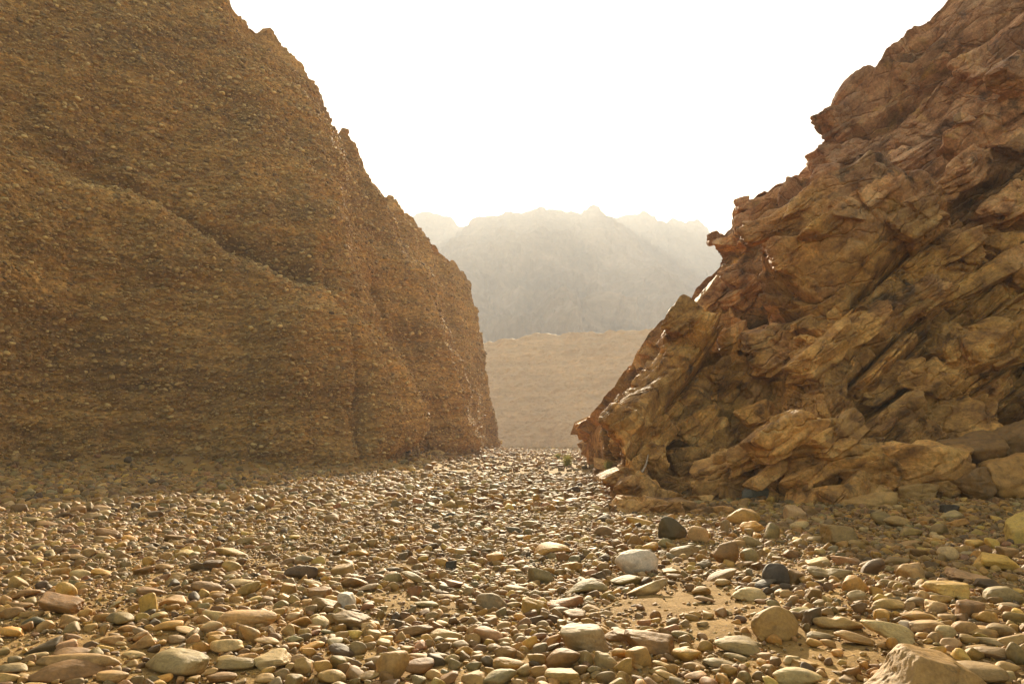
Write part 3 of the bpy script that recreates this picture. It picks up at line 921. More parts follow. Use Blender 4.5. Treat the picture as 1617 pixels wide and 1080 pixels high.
# px py width height tone tilt shape | full label | short name used by its neighbours' labels
STONES = '''
93 955 60 34 b 18 a|big brown wedge-shaped boulder, high at one end, beside a small upright yellowish oval cobble|brown wedge-shaped boulder
103 932 30 27 y 20 r|rounded yellowish cobble standing behind the brown wedge-shaped boulder|
38 939 46 18 b -10 f
237 935 50 18 b 12 f
236 956 27 28 y 0 a|upright squarish yellowish cobble with a smooth hollow face|upright squarish yellowish cobble
326 927 45 22 b 10 r
390 932 32 20 t 0 r
190 979 43 20 v 0 r
159 975 27 19 t -22 r
110 979 28 17 t 8 r
57 982 37 15 m 5 f|flat dark green cobble in front of the brown wedge-shaped boulder|
19 969 36 17 b 0 r
50 970 30 13 t -5 f
19 999 33 15 a 14 r
333 993 30 17 p 0 r
343 1005 31 18 o 12 r
356 1022 55 20 p 0 f|pale flat-topped stone half sunk in grit near the long low tan boulder|pale flat-topped stone
395 1004 30 24 t 0 r
392 977 88 27 t 3 f|long low tan boulder with a darker blotched end on the near gravel|long low tan boulder
338 974 38 16 p 0 f
271 1054 92 36 g 4 r|big smooth oval boulder mottled grey, at the near edge of the bed|mottled grey oval boulder
128 1055 100 20 t 5 f|very long flat tan slab of stone lying behind a long brown one|long flat tan slab
103 1069 92 16 b 6 f|long thin brown stone lying in front of the long flat tan slab|long thin brown stone
173 1073 48 16 t 0 r
110 1037 48 18 b 0 r
148 1035 26 15 v 0 r
68 1021 42 24 d -10 a|dark broken rough-faced boulder among tan cobbles near the long flat tan slab|dark rough-faced boulder
20 1055 48 22 g -12 f
58 1037 28 10 p 0 f
372 1051 60 19 v 0 f|long dark olive stone with a pitted face beside the mottled grey oval boulder|pitted olive stone
352 1072 50 16 b -8 f
328 1063 30 15 t -25 f
390 1037 36 12 t 0 f
10 1074 30 18 t 5 r
228 1016 35 22 t -15 a
266 990 42 17 o -8 r
296 998 38 12 p 12 f
247 976 33 14 p -18 r
174 1012 35 12 t -5 r
200 994 26 12 t 0 r
106 1020 38 18 i -12 a
33 957 36 13 b 3 f
8 950 18 15 t 0 r
275 950 40 20 t 12 a
181 958 26 9 g -34 f
280 1009 28 12 v 5 r
114 1006 30 12 b 6 f
212 1034 34 12 p 6 f
260 1073 22 14 a -10 r
552 984 54 27 v 0 a|squared olive boulder with a flat top and a split-off chip at its end|squared olive boulder
473 982 34 18 o -6 r
506 983 26 20 p 30 a
653 998 58 18 b -12 f|long brown ridge-backed stone facing a paler one end to end|ridge-backed brown stone
706 1003 52 16 t 4 f|long tan stone lying end to end with the ridge-backed brown stone|
771 1003 44 26 r 12 r|rounded purple-brown cobble standing alone on fine gravel by the middle of the bed|purple-brown cobble
618 1055 45 40 t 8 r|big pear-shaped tan boulder standing upright at the near edge, touching a brown one|pear-shaped tan boulder
660 1055 44 25 b 8 r|blotched brown boulder leaning against the pear-shaped tan boulder|
540 1030 40 22 d 30 r|dark brown cobble tipped steeply to one side, behind the pear-shaped tan boulder|tipped dark brown cobble
562 1024 31 20 v 8 r
491 1023 38 14 o -22 f
421 1013 36 14 t 12 f
428 1045 55 24 p -8 a|large pale blocky cobble with a ribbed top near the tipped dark brown cobble|pale blocky cobble
478 1054 28 22 t -10 a
533 1049 26 19 v 5 r
522 1072 44 20 t 0 r
583 1070 36 16 t -8 r
610 1073 22 16 b 0 r
505 940 34 18 b 0 a
515 954 46 22 b 8 r|brown cobble with a broken lower face, pressed under another beside a whitish spotted one|broken-faced brown cobble
548 950 26 20 w 0 a|small whitish cobble with dark spots next to the broken-faced brown cobble|whitish spotted cobble
456 931 25 17 o 5 a
578 930 38 12 g -18 f
673 955 38 12 v 5 f
708 944 36 9 t 0 f
776 950 48 26 g 8 r|large grey cobble rising from the grit in the middle of the bed|large grey cobble in the middle of the bed
733 1028 28 14 o 0 r
713 1043 24 14 p 0 r
665 1037 36 13 t 5 f
560 1003 22 15 y 10 r
539 1003 26 16 t -15 r
580 998 17 20 t 20 a
708 1073 32 18 b -22 a
748 1072 34 18 t 8 r
788 1071 52 26 n -14 r|big smooth greenish pale boulder at the near edge in front of an ochre one|greenish pale boulder
803 1051 46 20 o 12 r|flat ochre boulder partly hidden by the greenish pale boulder|
798 1034 34 22 b 6 r
769 1046 20 16 d 15 r
420 1073 30 14 t -8 r
655 932 22 16 r -15 a
464 948 20 13 t 0 r
661 1075 22 12 n 0 r
685 1068 24 14 t 0 r
424 998 19 13 b 0 a
466 1010 24 14 n 12 r
921 1011 80 47 g 8 a|biggest grey boulder of the middle, trapezoid in outline, leaning on brown stones|grey trapezoid boulder
979 1001 48 28 b 18 a|brown ochre boulder wedged between the grey trapezoid boulder and a longer tan-brown one|
1027 1019 76 32 b 14 a|long tan-brown boulder sloping down to one end, beside the grey trapezoid boulder|sloping tan-brown boulder
1076 1003 32 16 v 10 r
1010 1040 37 30 t -6 a|cube-like angular tan block with clean flat faces|cube-like tan block
1084 1035 41 24 o 10 r|rounded ochre boulder next to the low end of the sloping tan-brown boulder|rounded ochre boulder
959 1047 34 22 g 0 a
925 1040 22 28 v -35 r
890 1045 50 28 b 0 r|round-topped brown boulder in front of the grey trapezoid boulder|round-topped brown boulder
846 1042 28 20 t 10 a
836 1014 28 22 a -24 r
888 1070 50 22 t -5 a
846 959 46 26 o 14 a|hump-backed ochre boulder with one steep side, alone among flat cobbles|hump-backed ochre boulder
893 953 53 18 r 0 r|long reddish brown loaf-shaped cobble next to the hump-backed ochre boulder|loaf-shaped reddish cobble
926 933 66 15 v -8 l|slender arched olive stone, very long and thin, on the sandy ground|slender arched olive stone
815 931 40 16 t 12 f
934 959 28 13 t 18 f
885 965 34 12 g 0 f
907 973 33 17 b 8 a
846 980 28 15 d -6 r
1022 928 66 26 p -14 w|pale wedge-shaped boulder with a bright sloping side on the sand|pale wedge-shaped boulder
1163 1023 62 26 v 4 r|olive brown boulder with a rounded top at the edge of open sand|olive brown boulder by the sand
1161 1038 31 11 v 0 f
1136 1047 45 15 g 5 f
1096 1052 32 14 b 6 r
1098 1068 37 13 i 3 f
1046 1050 30 13 p 24 f
985 1073 22 16 t 0 r
1053 1067 34 18 t 22 r
1040 1073 20 12 t 0 r
868 1024 30 14 d -30 f
853 1025 24 14 v -10 r
1108 934 28 13 t 0 r
1112 946 31 12 b 15 f
1183 940 50 20 p 0 r
918 1060 22 14 b 0 r
937 1059 22 15 g 10 r
899 984 20 10 d 12 r
818 1032 26 17 t 28 f
1227 986 78 47 t 4 r|large tan dome-shaped boulder with a dark stained lower face on open sand|tan dome-shaped boulder
1322 984 66 24 t 0 f|low tan double-humped boulder half sunk in the sand beyond the tan dome-shaped boulder|double-humped boulder
1404 1000 72 34 p 16 r|smooth pale barrel-shaped boulder slanting down behind the huge angular yellow slab|pale barrel-shaped boulder
1282 975 27 23 d -10 a
1402 956 50 18 t -5 r
1449 951 40 17 v 4 r
1496 934 58 29 y 6 a|big yellowish flat-topped boulder with rounded edges among tan cobbles on the stony side|yellowish flat-topped boulder
1489 948 34 13 o 0 f
1587 940 68 27 n 0 r|wide greenish grey boulder near a yellowish flat-topped boulder, dark crack down its face|greenish grey wide boulder
1450 975 46 22 o 12 r
1478 961 34 18 p 0 a
1533 966 38 28 b 4 a|upright brown block with a lighter rim beside ochre cobbles|upright brown block
1460 990 50 22 i -4 a
1493 999 32 22 p -10 r
1522 993 34 22 t 6 r
1551 1000 44 16 t 0 r
1579 996 50 24 v 10 r
1602 975 36 24 v -12 r
1556 978 36 20 o 0 r
1478 1080 176 84 o 4 S|huge angular yellow-brown slab with a sharp peak and dark cracks, largest stone of the bed|huge angular yellow slab
1537 1075 96 32 v 0 r|broad smooth olive boulder lying right in front of the huge angular yellow slab|
1589 1056 38 20 t -8 r
1571 1034 50 19 g 0 f
1607 1036 30 26 v 0 r
1602 1013 44 24 t -15 r
1504 1016 34 17 i 5 r
1566 1014 42 14 n 4 f
1543 1026 38 11 t -6 f
1409 1018 20 18 o 10 r
1392 1020 17 8 t 0 f
1350 1010 56 17 t 12 f
1295 1003 40 14 g 5 f
1286 1017 21 12 o 0 r
1308 1017 20 12 t 8 r
1258 1073 66 24 p 0 r|large smooth pale boulder at the near edge in front of the open sand|smooth pale boulder
1271 1050 34 15 t 6 a
1249 1044 24 15 p -6 r
1352 942 27 18 g -12 a
1350 924 38 26 o 6 r|round ochre boulder with a chalky tan chip lying in front|round ochre boulder
1262 965 34 11 p 0 f
1285 940 24 18 b 6 a
1241 939 22 13 t 4 r
1593 958 34 13 g -6 f
1428 988 20 14 w 8 a
1275 991 16 15 v 30 r
27 921 27 20 t 6 r
124 909 29 16 p 4 r
97 905 27 16 t -6 r
164 903 40 18 a 14 w|flat orange-brown wedge of stone lying tilted beside two smooth egg-like cobbles|orange-brown wedge of stone
86 915 21 13 b 8 r
170 843 44 17 b 12 f|long dark-backed brown cobble with an olive one tucked against it, far across the gravel|dark-backed brown cobble
162 852 28 14 v 14 r
205 851 24 11 a 8 r
160 803 34 13 i 8 r
243 814 30 12 d 0 a
329 795 34 11 b 6 a
75 829 44 10 b 0 f
276 851 30 12 b 5 a
232 836 19 10 t 0 r
311 814 26 11 t 6 a
391 853 32 14 v 8 r
321 859 20 13 b -6 a
366 873 48 15 t 12 f
365 897 30 19 t 6 r
336 894 28 17 d 8 a|dark brown lumpy cobble leaning on a darker one beside a tan cobble|dark brown lumpy cobble
313 896 27 14 d 0 r
298 875 34 11 p 4 r
185 875 26 10 v 0 f
120 880 34 11 b 6 f
63 866 28 10 d 4 f
50 821 36 10 v -4 f
100 815 32 11 d -6 r
140 816 32 12 v -12 r
50 883 36 10 t 0 f
276 913 28 15 t 6 a
258 896 32 10 t 0 f
226 903 30 12 b -12 a
84 797 28 10 t -6 r
378 922 44 10 p 0 f
6 887 18 13 b 0 r
476 905 46 25 d 8 r|dark brown rounded boulder sheltering a tan one behind it|dark brown rounded boulder
498 902 26 18 t 12 r
475 883 40 14 g -4 f|grey flat cobble mottled dark, behind the dark brown rounded boulder|
420 895 38 12 t -8 f
541 903 34 18 t 0 a
559 920 40 18 b -4 r
655 915 44 20 v 34 l|olive stone slumping steeply to one side among smaller brown cobbles|slumping olive stone
620 913 30 15 v -4 r
565 875 32 11 o 0 r
415 921 22 18 o 8 a
443 907 22 10 p 0 r
523 819 23 13 g 6 r
717 814 24 11 k 8 r
691 790 20 8 k 0 r
436 819 26 8 a 24 f
639 851 22 14 b -10 a
678 863 28 14 d 6 r
712 893 16 15 k 12 a|small blackish angular cobble standing in grit at the middle of the bed|small blackish angular cobble
716 923 30 13 r 6 a
781 881 27 13 a -4 a
622 826 26 11 b 14 r
500 806 30 7 t -4 f
495 923 34 13 t 24 f
593 910 28 10 b 6 f
623 899 26 10 d 8 f
810 903 26 10 a -4 r
530 925 18 10 g -8 r
410 803 18 13 t -14 r
1005 890 66 37 w 4 r|smooth white-topped boulder, palest of the bed, with a tan lower face|white-topped boulder
1063 836 50 34 m 6 r|large rounded dark green boulder near the foot of the rocky cliff|dark green boulder
955 840 38 17 b -4 r
950 821 34 13 d 0 f
868 873 62 18 o -12 l|arched ochre stone like a bent finger with a small olive cobble in front|arched ochre stone
872 879 21 10 v 0 r
854 910 40 24 n 4 a|squat greenish grey boulder with a dull rough face by the middle of the bed|squat greenish grey boulder
839 829 30 14 v -6 r
811 839 24 13 m 8 r
1026 865 28 15 a -8 r
1050 858 26 16 n 10 r
1103 845 34 24 i 12 r
1080 873 50 18 v -16 r|olive tan boulder lit along its back, sloping up beside the dark green boulder|sloping olive tan boulder
1147 878 41 32 b 0 r|rounded brown boulder like a ball, with a pale green cobble at its side|ball-like brown boulder
1183 879 28 23 n 10 r|pale green rounded cobble at the side of the ball-like brown boulder|
1174 819 50 27 o -4 r|large bright ochre boulder with a rounded back in front of the cliff foot|bright ochre boulder
1188 834 34 18 a -6 a
1145 834 15 20 g 8 r
1139 910 48 17 b -30 l|long brown stone tilted up like a ramp in front of the ball-like brown boulder|ramp-like brown stone
1175 890 28 11 b -14 f
1142 920 24 14 t -12 r
989 918 48 17 v -8 r
953 899 24 15 b 0 r
948 890 26 12 o 12 r
1004 856 28 17 b 0 r
973 860 20 12 b 0 r
1010 825 42 14 o 8 r
946 910 30 13 d 0 a
1066 911 24 11 b 6 r
899 894 32 9 t 0 f
1188 856 28 18 v -6 r
1166 859 26 10 t 0 r
1060 904 28 11 t -6 a
1013 905 14 11 p 30 r
1226 911 42 36 k -10 r|large blackish rounded boulder, darkest of the bed, casting a deep shadow|blackish rounded boulder
1209 922 36 17 k -18 r|low blackish stone lying against the blackish rounded boulder|
1257 915 32 22 b 0 a
1273 919 16 16 o -20 a
1329 847 54 30 v 6 a|squat olive tan boulder with a shaded hollow front and a tan chip at its foot|hollow-fronted olive boulder
1352 858 29 14 t 6 w
1420 826 42 19 t 4 r
1398 821 34 23 v -8 r
1255 811 32 22 i 6 a
1279 808 24 15 b 4 a
1219 842 28 24 v 4 r
1263 829 29 14 p -12 r
1378 896 44 27 d -20 r|dark brown loaf-shaped boulder tipped up on the stony slope|dark brown tipped loaf
1311 905 62 22 v -4 f|wide olive tan boulder with two low humps between dark stones|two-humped olive boulder
1292 888 32 17 p -24 a
1440 906 38 27 t 4 a|blocky tan boulder with a chipped corner on the stony slope|chipped tan block
1484 838 26 18 v -10 r
1616 838 72 50 y -14 a|large bright yellow-brown block at the far side of the stony slope, sharp upper edge|bright yellow-brown block
1569 859 23 22 y -14 r
1543 860 31 12 y 0 r
1579 890 68 26 y 10 a|long yellowish boulder with a sunken dark side below the bright yellow-brown block|long yellowish boulder
1499 876 30 23 p 10 r
1530 874 30 8 n 4 f
1530 911 62 19 i 0 w|wide low pinkish tan boulder sloping evenly on both sides|wide pinkish boulder
1561 922 42 18 d 6 a
1497 911 27 11 b 0 r
1407 920 32 13 v -6 r
1417 886 38 16 v -8 r
1421 896 24 12 t -18 r
1453 873 30 13 b 6 f
1437 859 42 10 t -14 f
1437 844 42 13 t -6 r
1249 877 22 13 b 0 r
1264 859 22 16 t -10 r
1291 851 28 14 p 14 r
1337 886 38 12 i 4 a
1502 820 34 14 p -8 f
1512 828 28 14 o -10 a
1594 875 26 22 b -12 a
1295 822 26 9 t 4 r
1378 871 18 11 b 0 a
1365 839 16 10 p 4 a
1499 807 34 14 k 4 a
'''
rs = np.random.RandomState(77)
placed = []            # x, y, radius of every named stone
stones = []
for line in STONES.strip().splitlines():
    a = line.split('|')
    t = a[0].split()
    px, py, w, h = (float(v) for v in t[:4])
    stones.append(dict(px=px, py=py, w=w, h=h, tone=t[4], tilt=float(t[5]), sh=t[6],
                       label=a[1].strip() if len(a) > 1 else None, ref=a[2].strip() if len(a) > 2 and a[2].strip() else None))

for i, s in enumerate(stones):
    foot = ground_at(s['px'], s['py'] + 0.46 * s['h'])
    dist = math.hypot(foot[1], CAM_H)
    m = dist / FOC * 1.01
    al = math.atan2(CAM_H, foot[1])
    tl = R(abs(s['tilt']))
    # undo the tilt, then the foreshortening
    wl = s['w'] * m
    hh = max(s['h'] * m - wl * math.sin(tl) * 0.55, 0.42 * s['h'] * m)
    dy = wl * (0.40 if s['sh'] == 'S' else 0.62 if s['sh'] in 'fl' else 0.70)
    hz = max((hh - dy * math.sin(al) * 0.75) / math.cos(al), 0.30 * hh) * (1.12 if s['sh'] == 'S' else 1.42)     # part of it is sunk in the bed
    hz = max(hz, wl * (.25 if s['sh'] in 'fl' else .36)) if s['sh'] != 'S' else hz
    big = s['w'] > 44
    k, pl, bx = {'r': (6, 15, 0), 'f': (7, 16, 0), 'l': (6, 16, 0), 'a': (15, 9, 0.25), 'w': (14, 10, 0), 'S': (26, 8, 0.22)}[s['sh']]
    V, Fc = stone_verts(6, 41, 30, 8, 0, .07, .95) if s['sh'] == 'S' else stone_verts(5 if big else 4, 1000 + i * 13, k, pl, 0.026 if s['sh'] in 'rfl' else 0.035, bx, 0.76)
    if s['sh'] == 'w':
        V[:, 2] = np.where(V[:, 2] > 0, V[:, 2] * (1 - 0.75 * np.clip((V[:, 0] * np.sign(s['tilt'] or 1) + .5) / 1.5, 0, 1)), V[:, 2])
    if s['sh'] == 'l':
        V[:, 2] += -0.55 * V[:, 0] ** 2 * (1 if 'arch' in (s['label'] or '') else 0.2) * 1.5
    if s['sh'] == 'S':
        xx = V[:, 0]
        prof = np.interp(xx, [-1, -0.62, -0.42, -0.30, 0.1, 0.55, 0.9, 1.0], [0.10, 0.55, 0.92, 1.0, 0.86, 0.74, 0.50, 0.3])
        V[:, 2] = -1 + (V[:, 2] + 1) * prof
        V[:, 1] = V[:, 1] * (1 - .25 * V[:, 2]) + 0.22 * (V[:, 2] + 1) + .10 * xx
        V = V + 0.03 * fbm(V * 1.8, 3, 8)[:, None] + (0.016 * fbm(V * 9, 4, 9) - 0.03 * smooth(.4, .65, vnoise(V * 5, 10)))[:, None] * V
        V[:, 1] -= 0.10 * np.exp(-((V[:, 0] - .25 - .3 * V[:, 2] + .06 * vnoise(V * 4, 11)) / .02) ** 2) * (V[:, 1] < 0) * -1
    if s['label'] and 'double-humped' in s['label'] or s['label'] and 'two low humps' in s['label']:
        V[:, 2] *= 1 - 0.35 * np.exp(-((V[:, 0] + .15) / .22) ** 2)
    V = V * np.array([wl / 2, dy / 2, hz / 2])
    yaw = R(rs.uniform(-16, 16))
    V = V @ np.array([[math.cos(yaw), math.sin(yaw), 0], [-math.sin(yaw), math.cos(yaw), 0], [0, 0, 1]])
    th = R(s['tilt']) * 0.85
    V = V @ np.array([[math.cos(th), 0, -math.sin(th)], [0, 1, 0], [math.sin(th), 0, math.cos(th)]])
    V[:, 2] -= V[:, 2].min()
    sink = 0.17 * V[:, 2].max()
    if s['sh'] == 'S':
        sink = 0.05 * V[:, 2].max()
    V[:, 2] -= sink
    loc = foot + np.array([0, dy * 0.36, 0])
    loc[2] = float(gz(np.array([loc[0]]), np.array([loc[1]]))[0])
    # keep it under the photo column after moving it back
    loc[0] = (s['px'] - W0 / 2) / FOC * math.hypot(loc[1], 0) * (cP + sP * 0) / 1.0 if False else foot[0] * loc[1] / foot[1]
    name = 'boulder' if wl > 0.32 else 'cobble'
    o = link(name, new_mesh(name, V, Fc, M_STONE, True), loc=loc)
    c = np.array(TONES[s['tone']][1]) * rs.uniform(.88, 1.12) * (1 + rs.uniform(-.05, .05, 3))
    if s['sh'] == 'S':
        c = np.array([.33, .18, .045])
    o.color = (*c, 1)
    s.update(obj=o, wl=wl, hz=hz, dy=dy, loc=loc, kind=name)
    placed.append((loc[0], loc[1], wl * .46, dy * .46))

# labels for the stones without one of their own: what they look like and the landmark stone beside them
REFS = [s for s in stones if s['ref']]
used = {s['label'] for s in stones if s['label']}


def looks(s):
    q = s['w'] / s['h']
    size = 'tiny' if s['wl'] < .11 else 'small' if s['wl'] < .17 else 'medium' if s['wl'] < .28 else 'large'
    form = {'a': 'angular', 'w': 'wedge-shaped', 'l': 'slender'}.get(s['sh'], 'long flat' if q > 2.6 else 'flattish' if q > 1.9 else 'rounded')
    lean = ' tilted' if abs(s['tilt']) >= 14 else ''
    return f"{size}{lean} {form} {TONES[s['tone']][0]} {s['kind']}"


def relation(s, r):
    dx, dy = s['px'] - r['px'], (s['py'] - r['py']) * 1.6
    dd = math.hypot(dx, dy)
    far = 'just ' if dd < 55 else '' if dd < 120 else 'well '
    if abs(dx) > 2.2 * abs(dy):
        return far + ('right of' if dx > 0 else 'left of')
    if abs(dy) > 1.6 * abs(dx):
        return far + ('in front of' if dy > 0 else 'behind')
    return far + ('in front and ' if dy > 0 else 'behind and ') + ('right of' if dx > 0 else 'left of')


for s in stones:
    if s['label']:
        continue
    near = sorted(REFS, key=lambda r: math.hypot(s['px'] - r['px'], 1.6 * (s['py'] - r['py'])))
    opts = [f"{looks(s)} {relation(s, r)} the {r['ref']}" for r in near[:3]]
    lab = next((o for o in opts if o not in used and len(o.split()) <= 16), None)
    if lab is None:
        lab = f"{looks(s)} between the {near[0]['ref']} and the {near[1]['ref']}"
    used.add(lab)
    s['label'] = lab
for s in stones:
    tag(s['obj'], s['label'], s['kind'], 'boulders lying on the riverbed' if s['kind'] == 'boulder' else 'cobbles lying on the riverbed')


# ---- the uncountable rest: pebbles, and grit between them
def scatter_object(name, pts, rot, scl, idx, tone, protos, label):
    me = bpy.data.meshes.new(name)
    me.vertices.add(len(pts))
    me.vertices.foreach_set('co', np.ascontiguousarray(pts, f32).ravel())
    for nm, typ, arr, key in (('rot', 'FLOAT_VECTOR', rot, 'vector'), ('scl', 'FLOAT_VECTOR', scl, 'vector'), ('pick', 'INT', idx, 'value')):
        at_ = me.attributes.new(nm, typ, 'POINT')
        at_.data.foreach_set(key, np.ascontiguousarray(arr, np.int32 if typ == 'INT' else f32).ravel())
    at_ = me.attributes.new('tone', 'FLOAT_COLOR', 'POINT')
    at_.data.foreach_set('color', np.ascontiguousarray(np.concatenate([tone, np.ones((len(tone), 1))], 1), f32).ravel())
    me.update()
    o = link(name, me)
    ng = bpy.data.node_groups.new(name, 'GeometryNodeTree')
    ng.interface.new_socket('Geometry', in_out='INPUT', socket_type='NodeSocketGeometry')
    ng.interface.new_socket('Geometry', in_out='OUTPUT', socket_type='NodeSocketGeometry')
    gi, go = ng.nodes.new('NodeGroupInput'), ng.nodes.new('NodeGroupOutput')
    ci = ng.nodes.new('GeometryNodeCollectionInfo')
    ci.inputs['Collection'].default_value = protos
    ci.inputs['Separate Children'].default_value = True
    ci.inputs['Reset Children'].default_value = True
    ip = ng.nodes.new('GeometryNodeInstanceOnPoints')
    ip.inputs['Pick Instance'].default_value = True
    for nm, typ, sock in (('rot', 'FLOAT_VECTOR', 'Rotation'), ('scl', 'FLOAT_VECTOR', 'Scale'), ('pick', 'INT', 'Instance Index')):
        na = ng.nodes.new('GeometryNodeInputNamedAttribute')
        na.data_type = typ
        na.inputs['Name'].default_value = nm
        out = next(x for x in na.outputs if x.enabled and x.name == 'Attribute')
        ng.links.new(out, ip.inputs[sock])
    ng.links.new(gi.outputs[0], ip.inputs['Points'])
    ng.links.new(ci.outputs[0], ip.inputs['Instance'])
    ng.links.new(ip.outputs[0], go.inputs[0])
    md = o.modifiers.new('scatter', 'NODES')
    md.node_group = ng
    return tag(o, label, None, None, 'stuff')


def protos(name, n_round, n_ang, sub, rough=0.02):
    c = bpy.data.collections.new(name)
    for i in range(n_round + n_ang):
        ang = i >= n_round
        V, Fc = stone_verts(sub, 9000 + i * 7 + sub, 16 if ang else 6 + i % 4, 9 if ang else 11, rough, 0.3 if ang else 0)
        ob = bpy.data.objects.new('pebble', new_mesh('pebble', V, Fc, M_PEB, True))
        c.objects.link(ob)
    return c


PALETTE = np.array([TONES[k][1] for k in 'tttttttttoooooooopbbbbbbbbvvvvgdyyanr'])


def tones(n, rg):
    c = PALETTE[rg.randint(len(PALETTE), size=n)]
    return c * rg.uniform(.6, 1.1, (n, 1)) * (1 + rg.uniform(-.06, .06, (n, 3)))


def bed_pebbles():
    rg = np.random.RandomState(4)
    pts, rad, flat, asp = [], [], [], []

    def zone(y0, y1, res, n, wmin, wmax, power, sandcut):
        x0, x1 = -0.80 * y1 - 1, 0.80 * y1 + 1
        nx, ny = int((x1 - x0) / res), int((y1 - y0 + 1) / res)
        occ = np.zeros((nx, ny), bool)
        gx = x0 + (np.arange(nx) + .5) * res
        gy = y0 - .5 + (np.arange(ny) + .5) * res

        def stamp(x, y, a, b, test):
            i0, i1 = max(0, int((x - a - x0) / res)), min(nx, int((x + a - x0) / res) + 1)
            j0, j1 = max(0, int((y - b - y0 + .5) / res)), min(ny, int((y + b - y0 + .5) / res) + 1)
            if i1 <= i0 or j1 <= j0:
                return False
            m = ((gx[i0:i1] - x) / a)[:, None] ** 2 + ((gy[j0:j1] - y) / b)[None] ** 2 < 1
            sub = occ[i0:i1, j0:j1]
            if test and (sub & m).sum() > 0.06 * max(m.sum(), 1):
                return False
            sub |= m
            return True
        for (x, y, a, b) in placed:
            if y0 - 1 < y < y1 + 1:
                stamp(x, y, a, b, False)
        u = rg.rand(n)
        w = (wmin ** (1 - power) + u * (wmax ** (1 - power) - wmin ** (1 - power))) ** (1 / (1 - power))
        w = np.sort(w)[::-1]
        yy = np.sqrt(rg.uniform(y0 ** 2, y1 ** 2, n))
        xx = rg.uniform(-0.79, 0.79, n) * yy
        px, py, _ = proj(np.stack([xx, yy, 0 * xx], 1))
        sd = np.maximum(sandiness(px, py), .75 * smooth(.25, .6, fbm(np.stack([xx * .6, yy * .35, 0 * xx], 1), 3, 66)))
        for i in range(n):
            if rg.rand() < sd[i] * sandcut:
                continue
            a = w[i] / 2
            e = rg.uniform(.58, .95)
            if stamp(xx[i], yy[i], a * .92, a * e * .92, True):
                pts.append((xx[i], yy[i]))
                rad.append(a)
                asp.append(e)
        return
    zone(2.6, 8.0, .012, 22000, .028, .13, 1.65, 1.05)
    zone(8.0, 15.0, .022, 27000, .042, .175, 1.7, 1.0)
    zone(15.0, 34.0, .05, 36000, .085, .32, 1.9, .7)
    zone(34.0, 172.0, .12, 60000, .15, .55, 2.4, .3)
    # scree along the foot of both cliffs
    for _ in range(1500):
        y = rg.uniform(26, 100)
        xb = np.interp(y, [26, 31.5, 38.7, 44, 50, 59, 72, 95, 100], [-27, -23.6, -14.8, -7.2, -6.4, -3.7, -2.6, -2.0, -1.8])
        pts.append((xb + .2 + abs(rg.normal(0, 1.5)), y))
        rad.append(rg.choice([.06, .09, .13, .2], p=[.4, .35, .18, .07]) * rg.uniform(.8, 1.3))
        asp.append(rg.uniform(.6, .95))
    for _ in range(900):
        q = G(rg.uniform(935, 1640), rg.uniform(780, 800) + abs(rg.normal(0, 9)))
        pts.append((q[0], q[1]))
        rad.append(rg.choice([.04, .07, .10]) * rg.uniform(.7, 1.3))
        asp.append(rg.uniform(.6, .95))
    P = np.array(pts)
    a = np.array(rad)
    e = np.array(asp)
    n = len(a)
    z = gz(P[:, 0], P[:, 1])
    th = a * rg.uniform(.42, .85, n)
    th = np.where(rg.rand(n) < .2, a * rg.uniform(.6, .9, n), th)
    scl = np.stack([a, a * e, th], 1)
    rot = np.stack([rg.normal(0, .16, n), rg.normal(0, .20, n), rg.normal(0, .55, n)], 1)
    rot[:, 2] += np.where(rg.rand(n) < .5, math.pi, 0)
    steep = rg.rand(n) < .07
    rot[:, 0] = np.where(steep, rg.uniform(-.9, .9, n), rot[:, 0])
    pos = np.stack([P[:, 0], P[:, 1], z + th * rg.uniform(.15, .70, n)], 1)
    scatter_object('river_pebbles', pos, rot, scl, rg.randint(0, 20, n), tones(n, rg), protos('pebble_kinds', 12, 8, 3),
                   'countless small rounded pebbles covering the dry riverbed')
    # fine gravel in the gaps, dense close to the camera
    n = 90000
    yy = np.sqrt(rg.uniform(2.7 ** 2, 17 ** 2, n))
    xx = rg.uniform(-.79, .79, n) * yy
    px, py, _ = proj(np.stack([xx, yy, 0 * xx], 1))
    keep = rg.rand(n) > 0.78 * sandiness(px, py)
    xx, yy = xx[keep], yy[keep]
    n = len(xx)
    a = rg.uniform(.006, .019, n) * np.clip(yy / 6, .75, 1.7) * rg.choice([.6, 1, 1, 1.4], n)
    scl = np.stack([a, a * rg.uniform(.6, .95, n), a * rg.uniform(.4, .8, n)], 1)
    rot = np.stack([rg.normal(0, .3, n), rg.normal(0, .3, n), rg.uniform(0, 6.28, n)], 1)
    pos = np.stack([xx, yy, gz(xx, yy) + a * .25], 1)
    scatter_object('fine_gravel', pos, rot, scl, rg.randint(0, 8, n), tones(n, rg), protos('gravel_kinds', 5, 3, 2, 0),
                   'fine gravel filling the gaps between the river stones')


bed_pebbles()


